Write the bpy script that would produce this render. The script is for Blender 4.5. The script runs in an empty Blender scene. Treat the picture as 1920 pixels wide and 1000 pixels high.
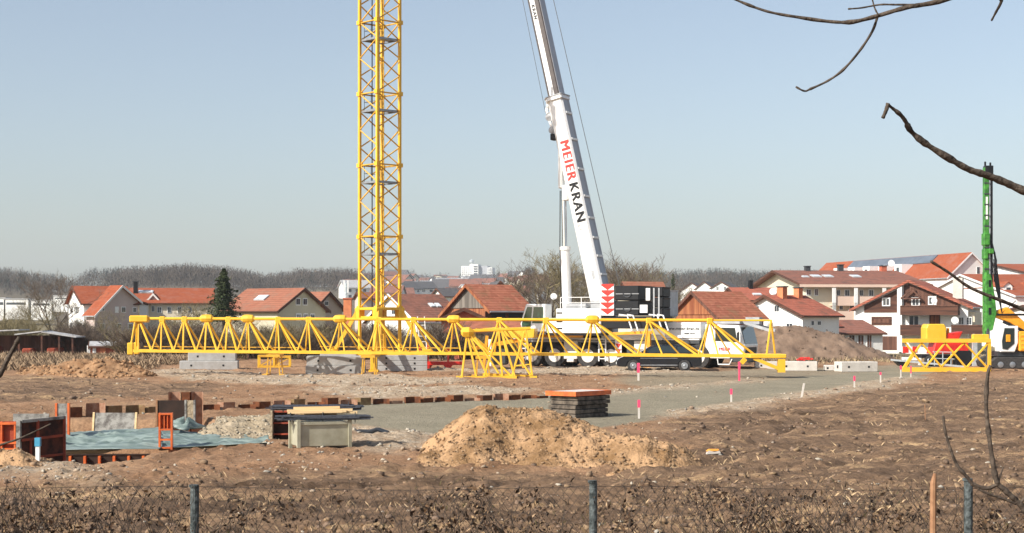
import bpy, math, random
import numpy as np
from mathutils import Vector, Matrix
R=math.radians
rnd=random.Random(7)
nr=np.random.RandomState(11)
sc=bpy.context.scene
COL=sc.collection
CAMZ=2.8; F=3000.0; HY=600.0
def P(px,py,d): return Vector(((px-960)*d/F, d, CAMZ-(py-HY)*d/F))
def G(px,py):
    d=F*CAMZ/(py-HY); return Vector(((px-960)*d/F,d,0))
# ------------------------------------------------------------------ noise
def _h(ix,iy,s):
    n=(ix.astype(np.int64)*374761393+iy.astype(np.int64)*668265263+s*974634777)&0x7fffffff
    n=((n^(n>>13))*1274126177)&0x7fffffff
    n=(n^(n>>16))&0x7fffffff
    return (n%100003)/100003.0
def vnoise(x,y,s=0):
    x=np.asarray(x,float); y=np.asarray(y,float)
    ix=np.floor(x); iy=np.floor(y); fx=x-ix; fy=y-iy
    fx=fx*fx*(3-2*fx); fy=fy*fy*(3-2*fy)
    a=_h(ix,iy,s); b=_h(ix+1,iy,s); c=_h(ix,iy+1,s); d=_h(ix+1,iy+1,s)
    return (a+(b-a)*fx)*(1-fy)+(c+(d-c)*fx)*fy
def fbm(x,y,o=4,s=0):
    t=0; a=1; n=0
    for i in range(o):
        t=t+a*(vnoise(x,y,s+i)-.5); n+=a; a*=.5; x=x*2.03+13.1; y=y*2.03+7.7
    return t/n*2
def sstep(a,b,x):
    t=np.clip((x-a)/(b-a),0,1); return t*t*(3-2*t)
# ------------------------------------------------------------------ materials
M={}
def nodes(name):
    m=bpy.data.materials.new(name); m.use_nodes=True; M[name]=m
    nt=m.node_tree; return m,nt,nt.nodes['Principled BSDF']
def mat(name,c,rough=.6,metal=0,var=.18,scale=3,bump=0,bscale=None,c2=None,spec=.5,stretch=(1,1,1),attr=False,mixlo=.35,mixhi=.65,coat=0):
    m,nt,b=nodes(name); L=nt.links
    tc=nt.nodes.new('ShaderNodeTexCoord'); mp=nt.nodes.new('ShaderNodeMapping')
    mp.inputs['Scale'].default_value=stretch
    L.new(tc.outputs['Object'],mp.inputs['Vector'])
    n=nt.nodes.new('ShaderNodeTexNoise'); n.inputs['Scale'].default_value=scale; n.inputs['Detail'].default_value=6; n.inputs['Roughness'].default_value=.65
    L.new(mp.outputs[0],n.inputs['Vector'])
    r=nt.nodes.new('ShaderNodeValToRGB'); e=r.color_ramp.elements
    e[0].position=mixlo; e[1].position=mixhi
    if c2 is None:
        e[0].color=tuple(max(0,x*(1-var)) for x in c)+(1,); e[1].color=tuple(min(1,x*(1+var)) for x in c)+(1,)
    else: e[0].color=tuple(c)+(1,); e[1].color=tuple(c2)+(1,)
    L.new(n.outputs['Fac'],r.inputs['Fac'])
    out=r.outputs['Color']
    if attr:
        at=nt.nodes.new('ShaderNodeAttribute'); at.attribute_name='col'
        mx=nt.nodes.new('ShaderNodeMix'); mx.data_type='RGBA'; mx.blend_type='MULTIPLY'; mx.inputs['Factor'].default_value=1
        L.new(out,mx.inputs['A']); L.new(at.outputs['Color'],mx.inputs['B']); out=mx.outputs['Result']
    L.new(out,b.inputs['Base Color'])
    b.inputs['Roughness'].default_value=rough; b.inputs['Metallic'].default_value=metal
    b.inputs['Specular IOR Level'].default_value=spec if (rough<.7 or spec<.3) else .18
    if coat: b.inputs['Coat Weight'].default_value=coat
    if bump:
        n2=nt.nodes.new('ShaderNodeTexNoise'); n2.inputs['Scale'].default_value=bscale or scale*4; n2.inputs['Detail'].default_value=5
        L.new(mp.outputs[0],n2.inputs['Vector'])
        bp=nt.nodes.new('ShaderNodeBump'); bp.inputs['Strength'].default_value=bump; bp.inputs['Distance'].default_value=.05
        L.new(n2.outputs['Fac'],bp.inputs['Height']); L.new(bp.outputs[0],b.inputs['Normal'])
    return m
def glassm(name,c=(.02,.03,.03)):
    m,nt,b=nodes(name); b.inputs['Base Color'].default_value=c+(1,); b.inputs['Roughness'].default_value=.08; b.inputs['Specular IOR Level'].default_value=.8
def planks(name,c1,c2,sc_=6,axis='X'):
    m,nt,b=nodes(name); L=nt.links
    tc=nt.nodes.new('ShaderNodeTexCoord'); mp=nt.nodes.new('ShaderNodeMapping')
    mp.inputs['Scale'].default_value={'V':(sc_,sc_,.25),'H':(.3,.3,sc_)}[axis]
    n=nt.nodes.new('ShaderNodeTexNoise'); n.inputs['Scale'].default_value=1; n.inputs['Detail'].default_value=4
    r=nt.nodes.new('ShaderNodeValToRGB'); r.color_ramp.elements[0].position=.38; r.color_ramp.elements[1].position=.62
    r.color_ramp.elements[0].color=c1+(1,); r.color_ramp.elements[1].color=c2+(1,)
    L.new(tc.outputs['Object'],mp.inputs['Vector']); L.new(mp.outputs[0],n.inputs['Vector']); L.new(n.outputs['Fac'],r.inputs['Fac']); L.new(r.outputs[0],b.inputs['Base Color'])
    bp=nt.nodes.new('ShaderNodeBump'); bp.inputs['Strength'].default_value=.5; bp.inputs['Distance'].default_value=.04
    L.new(n.outputs['Fac'],bp.inputs['Height']); L.new(bp.outputs[0],b.inputs['Normal']); b.inputs['Roughness'].default_value=.85
def tiles(name,c1,c2,moss=(.12,.1,.06),mossamt=.2):
    m,nt,b=nodes(name); L=nt.links
    tc=nt.nodes.new('ShaderNodeTexCoord')
    br=nt.nodes.new('ShaderNodeTexVoronoi'); br.inputs['Scale'].default_value=3.2
    n=nt.nodes.new('ShaderNodeTexNoise'); n.inputs['Scale'].default_value=.7; n.inputs['Detail'].default_value=7; n.inputs['Roughness'].default_value=.7
    L.new(tc.outputs['Object'],br.inputs['Vector']); L.new(tc.outputs['Object'],n.inputs['Vector'])
    mx=nt.nodes.new('ShaderNodeMix'); mx.data_type='RGBA'; mx.inputs['A'].default_value=c1+(1,); mx.inputs['B'].default_value=c2+(1,)
    L.new(br.outputs['Color'],mx.inputs['Factor'])
    r=nt.nodes.new('ShaderNodeMapRange'); r.inputs['From Min'].default_value=.5; r.inputs['From Max'].default_value=.75; r.inputs['To Max'].default_value=mossamt*3
    L.new(n.outputs['Fac'],r.inputs['Value'])
    m2=nt.nodes.new('ShaderNodeMix'); m2.data_type='RGBA'; m2.inputs['B'].default_value=moss+(1,)
    L.new(r.outputs[0],m2.inputs['Factor']); L.new(mx.outputs['Result'],m2.inputs['A']); L.new(m2.outputs['Result'],b.inputs['Base Color'])
    w=nt.nodes.new('ShaderNodeTexWave'); w.bands_direction='Z'; w.inputs['Scale'].default_value=1.6; w.inputs['Distortion'].default_value=.3
    L.new(tc.outputs['Object'],w.inputs['Vector'])
    bp=nt.nodes.new('ShaderNodeBump'); bp.inputs['Strength'].default_value=.5; bp.inputs['Distance'].default_value=.08
    L.new(w.outputs['Fac'],bp.inputs['Height']); L.new(bp.outputs[0],b.inputs['Normal']); b.inputs['Roughness'].default_value=.9; b.inputs['Specular IOR Level'].default_value=.15
# paint & metals
mat('yellow_paint',(.74,.4,.015),.42,scale=1.6,c2=(.8,.47,.04),mixlo=.3,mixhi=.6)
mat('yellow_worn',(.68,.38,.03),.5,c2=(.42,.2,.04),scale=2.5,mixlo=.45,mixhi=.75)
mat('orange_paint',(.75,.16,.03),.5,scale=5,c2=(.5,.09,.02))
mat('orange_machine',(.8,.33,.02),.4,scale=2)
mat('red_paint',(.62,.03,.02),.4,scale=3)
mat('red_rust',(.36,.07,.035),.7,scale=5,c2=(.2,.05,.03))
mat('white_paint',(.8,.8,.78),.35,var=.05,scale=1.5,coat=.2)
mat('white_dirty',(.72,.7,.66),.5,c2=(.5,.46,.4),scale=2,mixlo=.5,mixhi=.85)
mat('grey_paint',(.36,.37,.38),.45,scale=2)
mat('boom_back',(.36,.37,.39),.4,scale=2,var=.08)  # grey that puts the shade of the white boom's rear face into colour
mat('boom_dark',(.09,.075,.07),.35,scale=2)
mat('chrome',(.7,.7,.72),.18,metal=1,var=.05)
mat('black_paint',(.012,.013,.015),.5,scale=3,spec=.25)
mat('black_car',(.006,.008,.013),.25,scale=2,var=.1,coat=.6)
mat('rubber',(.03,.03,.032),.85,scale=9,c2=(.07,.065,.06))
mat('green_paint',(.025,.13,.018),.45,scale=3,c2=(.065,.29,.035),mixlo=.4,mixhi=.6)
mat('dark_steel',(.07,.075,.08),.5,metal=.5,scale=5)
mat('steel',(.3,.32,.34),.45,metal=.6,scale=4)
mat('galv',(.55,.6,.62),.4,metal=.3,scale=4)
mat('rebar',(.06,.065,.08),.6,metal=.3,scale=20,var=.4)
glassm('glass'); glassm('green_glass',(.03,.08,.05)); glassm('window_glass',(.05,.06,.07))
mat('head_glass',(.75,.78,.8),.15,var=.03)
mat('tail_red',(.45,.01,.01),.2)
mat('blue_paint',(.06,.32,.5),.5)
mat('pink_paint',(.9,.06,.16),.6,var=.08)
mat('solar',(.12,.14,.17),.35,scale=1)
# stone, wall
mat('concrete',(.42,.42,.41),.85,scale=2.2,c2=(.33,.32,.3),bump=.2,bscale=12)
mat('concrete_pale',(.62,.58,.52),.85,scale=2.2,c2=(.5,.46,.41),bump=.2,bscale=12)
mat('wall_white',(.78,.77,.73),.9,var=.05,scale=.6,bump=.1,bscale=8)
mat('wall_cream',(.68,.6,.46),.9,var=.06,scale=.6)
mat('wall_olive',(.5,.46,.34),.9,var=.06,scale=.6)
mat('wall_pink',(.52,.42,.38),.9,var=.08,scale=.5)
mat('wall_beige',(.52,.42,.33),.9,var=.06,scale=.5)
mat('wall_peach',(.68,.5,.4),.9,var=.05,scale=.5)
mat('brick_orange',(.66,.24,.11),.9,scale=2.5,c2=(.5,.17,.08),bump=.3)
mat('brick_red',(.42,.12,.07),.9,scale=3)
planks('wood_rust',(.2,.055,.02),(.34,.13,.05),5,'V')
planks('wood_grey',(.1,.085,.07),(.22,.19,.16),5,'V')
planks('wood_dark',(.05,.018,.01),(.11,.042,.022),5,'H')
planks('wood_brown',(.08,.033,.02),(.15,.065,.04),4,'V')
planks('timber',(.62,.42,.2),(.78,.58,.33),9,'H')
mat('ply',(.33,.32,.29),.8,scale=4,c2=(.12,.11,.1),mixlo=.45,mixhi=.6)
mat('rust_dark',(.11,.035,.02),.8,scale=4,c2=(.03,.014,.012),mixlo=.4,mixhi=.62)
mat('ply_dark',(.16,.13,.1),.8,scale=4,c2=(.05,.04,.032),mixlo=.4,mixhi=.6)
mat('ply_brown',(.05,.028,.02),.7,scale=3,c2=(.022,.015,.012),spec=.2)
tiles('roof_orange',(.28,.08,.04),(.34,.115,.06),(.28,.11,.07),.6)
tiles('roof_bright',(.26,.064,.028),(.33,.095,.045),(.3,.11,.07),.6)
tiles('roof_salmon',(.26,.1,.062),(.32,.135,.085),(.24,.13,.09),.6)
tiles('roof_brown',(.2,.085,.06),(.27,.12,.085),(.13,.075,.06),.5)
tiles('roof_red',(.3,.095,.06),(.4,.13,.085),(.16,.08,.055),.5)
tiles('roof_barn',(.26,.085,.05),(.4,.15,.09),(.16,.12,.06),.3)
tiles('roof_dark',(.08,.08,.085),(.12,.11,.11),(.1,.1,.1),.1)
mat('roof_sheet',(.5,.5,.5),.6,scale=2,c2=(.3,.29,.28))
# nature
mat('soil_heap',(.2,.115,.052),.95,scale=.9,c2=(.42,.26,.14),bump=1,bscale=16,mixlo=.4,mixhi=.56)
mat('soil_orange',(.2,.1,.045),.95,scale=1.3,c2=(.36,.22,.12),bump=.9,bscale=10)
mat('soil_dark',(.15,.1,.07),.95,scale=.5,c2=(.24,.165,.115),bump=.9,bscale=4)
mat('gravel_pale',(.42,.34,.235),.95,scale=2,c2=(.27,.21,.135),bump=.9,bscale=14)
mat('stone',(.8,.8,.8),.95,scale=30,var=.3,attr=True)
mat('leaf',(1,1,1),.9,scale=30,var=.2,attr=True,spec=.2)
mat('forest',(1,1,1),1,scale=.05,var=.2,attr=True,spec=.05)
mat('bark',(.045,.035,.028),.9,scale=14,c2=(.11,.085,.065),bump=.5,bscale=30)
mat('bark_far',(.1,.08,.062),.95,scale=3,c2=(.17,.13,.1),spec=.1)
mat('bark_olive',(.16,.135,.075),.95,scale=3,c2=(.22,.18,.1),spec=.1)
mat('bark_bush',(.075,.055,.042),.95,scale=3,c2=(.13,.095,.07),spec=.1)
mat('spruce',(.025,.042,.02),.9,scale=1.5,c2=(.085,.1,.045),spec=.15)
mat('tarp',(.13,.175,.16),.36,scale=2,c2=(.26,.32,.295),bump=1,bscale=3,stretch=(.45,3.5,3.5),mixlo=.42,mixhi=.6)
mat('fence_post',(.025,.032,.032),.8,scale=30,c2=(.13,.15,.15),bump=.4,bscale=60)
mat('wire',(.035,.03,.028),.7)
mat('stick',(.25,.13,.07),.85,scale=20,c2=(.36,.2,.11))
# ------------------------------------------------------------------ mesh builder
class MB:
    def __init__(s): s.v=[]; s.f=[]
    def add(s,v,f):
        n=len(s.v); s.v+= [tuple(a) for a in v]; s.f+= [tuple(i+n for i in q) for q in f]; return s
    def hexa(s,a,b,rot=0,c=None):
        x0,y0,z0=a; x1,y1,z1=b
        v=[(x0,y0,z0),(x1,y0,z0),(x1,y1,z0),(x0,y1,z0),(x0,y0,z1),(x1,y0,z1),(x1,y1,z1),(x0,y1,z1)]
        f=[(0,3,2,1),(4,5,6,7),(0,1,5,4),(1,2,6,5),(2,3,7,6),(3,0,4,7)]
        if rot:
            cx,cy=c or ((x0+x1)/2,(y0+y1)/2); ca,sa=math.cos(rot),math.sin(rot)
            v=[(cx+(p[0]-cx)*ca-(p[1]-cy)*sa,cy+(p[0]-cx)*sa+(p[1]-cy)*ca,p[2]) for p in v]
        return s.add(v,f)
    def box(s,c,d,rot=0):
        return s.hexa((c[0]-d[0]/2,c[1]-d[1]/2,c[2]-d[2]/2),(c[0]+d[0]/2,c[1]+d[1]/2,c[2]+d[2]/2),rot,(c[0],c[1]))
    def tube(s,pts,rs,n=6,cap=True,sq=False):
        pts=[Vector(p) for p in pts]
        if not hasattr(rs,'__len__'): rs=[rs]*len(pts)
        ring=[]; base=len(s.v)
        d0=(pts[1]-pts[0]).normalized(); up=Vector((0,0,1)) if abs(d0.z)<.9 else Vector((1,0,0))
        x=d0.cross(up).normalized()
        for i,p in enumerate(pts):
            d=(pts[min(i+1,len(pts)-1)]-pts[max(i-1,0)])
            if d.length<1e-9: d=d0
            d.normalize()
            x=(x-d*x.dot(d)); 
            if x.length<1e-6: x=d.orthogonal()
            x.normalize(); y=d.cross(x)
            for k in range(n):
                a=2*math.pi*(k+.5)/n
                s.v.append(tuple(p+(x*math.cos(a)+y*math.sin(a))*rs[i]))
        for i in range(len(pts)-1):
            for k in range(n):
                a=base+i*n+k; b=base+i*n+(k+1)%n
                s.f.append((a,b,b+n,a+n))
        if cap:
            s.f.append(tuple(base+k for k in range(n))[::-1]); s.f.append(tuple(base+(len(pts)-1)*n+k for k in range(n)))
        return s
    def beam(s,p,q,w): return s.tube([p,q],w*.7071,4)
    def prism(s,poly,a,b,plane='xz'):
        n=len(poly); mk={'xz':lambda u,v,t:(u,t,v),'yz':lambda u,v,t:(t,u,v),'xy':lambda u,v,t:(u,v,t)}[plane]
        v=[mk(u,w,a) for u,w in poly]+[mk(u,w,b) for u,w in poly]
        f=[tuple(range(n))[::-1],tuple(range(n,2*n))]+[(i,(i+1)%n,(i+1)%n+n,i+n) for i in range(n)]
        return s.add(v,f)
    def lathe(s,prof,c,axis='z',n=20):
        base=len(s.v); m=len(prof)
        for r,h in prof:
            for k in range(n):
                a=2*math.pi*k/n; u,w=r*math.cos(a),r*math.sin(a)
                p={'z':(u,w,h),'y':(u,h,w),'x':(h,u,w)}[axis]
                s.v.append((c[0]+p[0],c[1]+p[1],c[2]+p[2]))
        for i in range(m-1):
            for k in range(n):
                a=base+i*n+k; b=base+i*n+(k+1)%n; s.f.append((a,b,b+n,a+n))
        s.f.append(tuple(base+k for k in range(n))[::-1]); s.f.append(tuple(base+(m-1)*n+k for k in range(n)))
        return s
    def xf(s,mt):
        s.v=[tuple(mt@Vector(p)) for p in s.v]; return s
def link(o,parent=None):
    COL.objects.link(o)
    if parent is not None: o.parent=parent
    return o
SPL={'windows':'window','window_band':'window_band','legs':'leg','rope_guides':'rope_guide','rail_frame':'step_rail','edge_frame':'edge_board','cross_rail':'cross_rail','ribs':'rib','door_handles':'door_handle','red_bands':'red_band','feet':'foot','foot_beam':'foot_beam','stored_goods':'stored_box','sheave':'sheave','foot':'foot','outrigger_jack':'outrigger_jack','storage_box':'storage_box','fender':'fender','lifting_socket':'lifting_socket','label_plate':'label_plate','lifting_lug':'lifting_lug','rail':'rail','bin':'bin','hoses':'hose','timber_board':'timber_board','vent':'vent','vent_slots':'vent_slot','winch_housing':'winch_housing','cylinder_bracket':'cylinder_bracket','edge':'edge','front_cradle':'front_cradle','hose':'hose','board':'board','boards':'board','beam':'beam','inner_rail':'inner_rail','joint_plates':'joint_plate','antenna':'antenna','arm_cylinder':'arm_cylinder','motor':'motor','sill_trim':'sill_trim','posts':'post','gable_truss':'gable_truss'}
def comps(mb):
    par=list(range(len(mb.v)))
    def fd(a):
        while par[a]!=a: par[a]=par[par[a]]; a=par[a]
        return a
    for f in mb.f:
        for k in f[1:]:
            a,b=fd(f[0]),fd(k)
            if a!=b: par[b]=a
    g={}
    for i in range(len(mb.v)): g.setdefault(fd(i),[]).append(i)
    out=[]
    for r,ids in g.items():
        mp={j:k for k,j in enumerate(ids)}; q=MB(); q.v=[mb.v[j] for j in ids]; q.f=[tuple(mp[j] for j in f) for f in mb.f if fd(f[0])==r]; out.append(q)
    return out
def obj(name,mb,m,parent=None,smooth=False,off=None,bevel=0):
    if name in SPL and parent is not None:
        cs=comps(mb)
        for q in cs: o=obj1(SPL[name],q,m,parent,smooth,off,bevel)
        return o
    return obj1(name,mb,m,parent,smooth,off,bevel)
def obj1(name,mb,m,parent=None,smooth=False,off=None,bevel=0):
    if off is not None: mb.v=[(p[0]-off[0],p[1]-off[1],p[2]-off[2]) for p in mb.v]
    me=bpy.data.meshes.new(name); me.from_pydata(mb.v,[],mb.f); me.materials.append(M[m])
    if smooth: me.polygons.foreach_set('use_smooth',[True]*len(me.polygons))
    me.update()
    import bmesh
    bm=bmesh.new(); bm.from_mesh(me); bmesh.ops.recalc_face_normals(bm,faces=bm.faces)
    if bevel:
        bmesh.ops.bevel(bm,geom=[e for e in bm.edges if len(e.link_faces)==2 and e.calc_face_angle(0)>.6],offset=bevel,segments=1,affect='EDGES')
    bm.to_mesh(me); bm.free()
    return link(bpy.data.objects.new(name,me),parent)
def tag(o,label=None,cat=None,group=None,kind=None):
    if label: o['label']=label
    if cat: o['category']=cat
    if group: o['group']=group
    if kind: o['kind']=kind
    return o
def thing(name,label,cat,loc=(0,0,0),rot=0,group=None):
    o=bpy.data.objects.new(name,None); o.empty_display_size=.3; COL.objects.link(o); o.location=loc; o.rotation_euler=(0,0,rot)
    return tag(o,label,cat,group)
def kids(o): return [c for c in COL.objects if c.parent==o]
def copy_tree(o,parent=None,loc=None,rot=None,label=None,scale=None):
    c=o.copy(); COL.objects.link(c)
    if parent is not None: c.parent=parent
    if loc is not None: c.location=loc
    if rot is not None: c.rotation_euler=(0,0,rot)
    if scale is not None: c.scale=scale
    if label: c['label']=label
    for k in kids(o): copy_tree(k,c)
    return c
def soup(name,V,Fc,cols,m,parent=None,smooth=False):
    """V (n,3), Fc (k,3|4), cols (k,3) per face"""
    me=bpy.data.meshes.new(name); k=Fc.shape[1]
    me.vertices.add(len(V)); me.vertices.foreach_set('co',V.astype(np.float32).ravel())
    me.loops.add(Fc.size); me.loops.foreach_set('vertex_index',Fc.astype(np.int32).ravel())
    me.polygons.add(len(Fc)); me.polygons.foreach_set('loop_start',np.arange(0,Fc.size,k,dtype=np.int32))
    me.update(calc_edges=True)
    if cols is not None:
        a=me.color_attributes.new('col','FLOAT_COLOR','CORNER')
        c=np.ones((Fc.size,4),np.float32); c[:,:3]=np.repeat(cols,k,axis=0); a.data.foreach_set('color',c.ravel())
    me.materials.append(M[m])
    if smooth: me.polygons.foreach_set('use_smooth',[True]*len(me.polygons))
    return link(bpy.data.objects.new(name,me),parent)
def text_mb(txt,size,mt,ext=.01,off=.0,sp=1.0):
    cu=bpy.data.curves.new('t','FONT'); cu.space_character=sp; cu.body=txt; cu.size=size; cu.extrude=ext; cu.offset=off; cu.align_x='CENTER'; cu.align_y='CENTER'; cu.resolution_u=2
    o=bpy.data.objects.new('t',cu); COL.objects.link(o); bpy.context.view_layer.update()
    dg=bpy.context.evaluated_depsgraph_get(); me=o.evaluated_get(dg).to_mesh()
    mb=MB(); mb.v=[tuple(mt@v.co) for v in me.vertices]; mb.f=[tuple(p.vertices) for p in me.polygons]
    o.evaluated_get(dg).to_mesh_clear(); bpy.data.objects.remove(o); bpy.data.curves.remove(cu)
    return mb
# ------------------------------------------------------------------ camera, world, sun
cam=bpy.data.objects.new('camera',bpy.data.cameras.new('camera')); COL.objects.link(cam)
cam.location=(0,0,CAMZ); cam.rotation_euler=(R(90),0,0)
cam.data.sensor_width=36; cam.data.lens=F/1920*36; cam.data.shift_y=(HY-500)/1920; cam.data.clip_end=9000; cam.data.clip_start=.1
sc.camera=cam
SUN_EL=R(36); sd=Vector((-.8,-.56,0)).normalized()
w=bpy.data.worlds.new('World'); sc.world=w; w.use_nodes=True; nt=w.node_tree
sky=nt.nodes.new('ShaderNodeTexSky'); sky.sky_type='NISHITA'; sky.sun_disc=False; sky.sun_elevation=SUN_EL
sky.sun_rotation=math.atan2(sd.x,sd.y); sky.altitude=300; sky.air_density=1.0; sky.dust_density=2.2; sky.ozone_density=1.2
bg=nt.nodes['Background']; bg.inputs['Strength'].default_value=.15
hs_=nt.nodes.new('ShaderNodeHueSaturation'); hs_.inputs['Saturation'].default_value=.78; hs_.inputs['Value'].default_value=.74
nt.links.new(sky.outputs[0],hs_.inputs['Color']); nt.links.new(hs_.outputs[0],bg.inputs['Color'])
su=bpy.data.lights.new('sun','SUN'); su.energy=5.0; su.angle=R(.5); su.color=(1,.95,.87)
so=bpy.data.objects.new('sun',su); COL.objects.link(so)
tosun=Vector((sd.x*math.cos(SUN_EL),sd.y*math.cos(SUN_EL),math.sin(SUN_EL)))
so.rotation_euler=(-tosun).to_track_quat('-Z','Y').to_euler()
sc.view_settings.view_transform='Standard'; sc.view_settings.look='None'; sc.view_settings.exposure=.45
sc.cycles.volume_bounces=0
# ------------------------------------------------------------------ terrain
PR=np.array([(-600,500,1300),(-100,495,1300),(0,500,1300),(60,509,1300),(130,521,1450),(170,504,1400),(200,499,1350),(350,488,1300),(430,496,1300),(500,513,1400),(560,499,1300),(660,499,1350),(740,514,1800),(800,524,2100),(870,521,2200),(930,521,2200),(990,514,1900),(1060,508,1700),(1150,506,1600),(1250,509,1500),(1340,502,1400),(1470,507,1400),(1560,510,1400),(1700,515,1500),(1920,512,1500),(2600,512,1500)],float)
def hill_h(u,d):
    px=u*F+960
    yt=np.interp(px,PR[:,0],PR[:,1]); RR=np.interp(px,PR[:,0],PR[:,2])
    th=np.where((px>720)&(px<1000),5.,15.)
    zt=CAMZ+(600-yt)*RR/F-th
    z=zt*np.power(np.clip((d-520)/(RR-520),0,1),.9)
    z=z*(1-.8*sstep(RR*1.03,RR*1.5,d))
    return z+np.clip((d-520)/400,0,1)*fbm(u*d/130,d/130,3,5)*4
PIT=[( -140,885),(90,871),(180,870),(250,863),(296,855),(420,843),(505,833),(508,806),(420,800),(385,784),(130,784),(-140,790)]
PITW=np.array([(G(*p).x,G(*p).y) for p in PIT])
def inpoly(x,y,W):
    ins=np.zeros(x.shape,bool); n=len(W)
    for i in range(n):
        x1,y1=W[i]; x2,y2=W[(i+1)%n]
        c=((y1>y)!=(y2>y))&(x<(x2-x1)*(y-y1)/((y2-y1)+1e-12)+x1); ins^=c
    return ins
def W(pl): return np.array([(G(*p).x,G(*p).y) for p in pl])
def pdist(x,y,Wp):
    """signed distance (inside positive)"""
    m=np.full(x.shape,1e9)
    for i in range(len(Wp)):
        a=Wp[i]; b=Wp[(i+1)%len(Wp)]; dx,dy=b-a
        t=np.clip(((x-a[0])*dx+(y-a[1])*dy)/(dx*dx+dy*dy+1e-12),0,1)
        m=np.minimum(m,np.hypot(x-a[0]-t*dx,y-a[1]-t*dy))
    return np.where(inpoly(x,y,Wp),m,-m)
PAD=W([(600,768),(700,757),(930,749),(1135,737),(1300,724),(1400,716),(1500,708),(1700,687),(1760,684),(1725,706),(1640,728),(1560,741),(1450,757),(1370,764),(1290,773),(1215,788),(1140,800),(1000,812),(800,822),(700,808),(640,798)])
PAD2=W([(1150,716),(1200,700),(1400,694),(1720,682),(1700,702),(1400,722),(1250,728)])
MUD=W([(-200,1400),(-200,915),(0,908),(300,905),(560,890),(700,872),(860,884),(1000,890),(1180,880),(1260,830),(1220,795),(1300,778),(1500,758),(1700,724),(2100,694),(2300,700),(3000,1400)])
MUD2=W([(-200,762),(-200,706),(120,708),(240,716),(420,722),(400,738),(180,750)])
PALE=[W(p) for p in ([(262,700),(300,693),(470,700),(700,706),(860,712),(860,722),(640,726),(420,720),(300,708)],
  [(700,695),(1000,691),(1200,690),(1330,697),(1160,704),(1000,703),(860,697)],
  [(1120,738),(1300,721),(1440,712),(1440,717),(1300,728),(1130,744)],
  [(1230,785),(1300,765),(1440,748),(1700,704),(1725,712),(1600,740),(1450,762),(1310,782)],
  [(560,728),(860,728),(1030,733),(900,742),(700,748)],[(600,800),(720,800),(830,822),(760,850),(660,845)],
  [(60,872),(160,868),(140,905),(40,900)])]
def masks(x,y):
    wx=x+fbm(x/1.4,y/2.5,3,31)*.8; wy=y+fbm(x/1.4,y/3,3,37)*1.6
    soft=lambda q,k: sstep(-k,k,q)
    pad=np.maximum(soft(pdist(wx,wy,PAD),.35),soft(pdist(wx,wy,PAD2),.9)*.8)
    mud=np.maximum(soft(pdist(wx,wy,MUD),.7),soft(pdist(wx,wy,MUD2),1.0))
    pale=np.zeros_like(x)
    for q in PALE: pale=np.maximum(pale,soft(pdist(wx,wy,q),.4+.006*y.mean()))
    return pad,pale,mud
def relief(x,y,pad,pale,mud):
    z=fbm(x/6,y/6,3,1)*.10*(1-pad)+fbm(x/1.1,y/1.1,3,2)*.045*(1-.8*pad)
    rid=1-np.abs(fbm(x/.8,y/1.6,4,3))*2
    z=z+mud*(rid-.6)*.06*(.5+sstep(-.1,.2,fbm(x/3,y/3,2,88)))+mud*fbm(x/.2,y/.2,3,9)*.04
    z=z+pale*fbm(x/.5,y/.5,4,12)*.09+pale*.05
    # tyre ruts running sideways across the mud
    z=z+mud*np.sin(y*2.2+fbm(x/6,y/6,2,8)*5)*.035*sstep(.0,.25,fbm(x/9,y/4,2,55))
    z=z+fbm(x/.16,y/.16,2,14)*.028*(1-.75*pad)+(1-pad)*sstep(.15,.45,fbm(x/.45,y/.6,3,19))*.06
    return z
RUTS=[W(p) for p in ([(1230,870),(1400,835),(1600,800),(1800,778),(2050,760)],[(560,915),(800,893),(1100,893),(1350,885),(1600,850),(2000,815)],[(-60,752),(200,742),(420,733),(700,722),(900,716)],[(-60,722),(200,727),(420,745),(640,742),(1000,729),(1150,722)],[(1180,945),(1450,905),(1750,870),(2050,860)],[(650,900),(1000,886),(1290,848),(1420,800),(1560,770)])]
def rutz(x,y):
    z=np.zeros_like(x); wx=x+fbm(x/2,y/2,2,61)*.25; wy=y+fbm(x/2,y/2,2,62)*.3
    for q in RUTS:
        m=np.full(x.shape,1e9); al=np.zeros_like(x); acc=0.
        for i in range(len(q)-1):
            a=q[i]; dx,dy=q[i+1]-a; L2=dx*dx+dy*dy; t=np.clip(((wx-a[0])*dx+(wy-a[1])*dy)/L2,0,1); dd=np.hypot(wx-a[0]-t*dx,wy-a[1]-t*dy)
            al=np.where(dd<m,acc+t*L2**.5,al); m=np.minimum(m,dd); acc+=L2**.5
        e=np.abs(m-.95)
        z+=-.05*np.exp(-(e/.24)**4)+.025*np.exp(-((e-.42)/.14)**2)+.012*np.sin(al*21)*np.exp(-(e/.22)**4)
    return z
def base_h(x,y):
    u=x/np.maximum(y,.1)
    z=.62*(1-sstep(10.8,15.,y+fbm(x/3,y/3,2,4)*.5))
    z=z-.75*sstep(108,150,y)
    # back berm behind the crane
    return z
def ground_z(x,y):
    x=np.atleast_1d(np.asarray(x,float)); y=np.atleast_1d(np.asarray(y,float))
    pad,pale,mud=masks(x,y); z=base_h(x,y)+relief(x,y,pad,pale,mud)*(1-sstep(100,140,y))+rutz(x,y)*(1-pad)
    return z-1.25*sstep(-.05,.45,pdist(x,y,PITW))
u_f=np.arange(-.36,.3601,.0024)
us=np.concatenate([np.array([-2.5,-1.6,-1.1,-.8,-.6,-.5,-.44,-.4]),u_f,np.array([.4,.44,.5,.6,.8,1.1,1.6,2.5])])
ds=[2.0]
while ds[-1]<132: ds.append(ds[-1]*(1.03 if ds[-1]<18 else 1.0028))
while ds[-1]<600: ds.append(ds[-1]*1.05)
ds[-1]=600.0; ds=np.array(ds)
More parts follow.
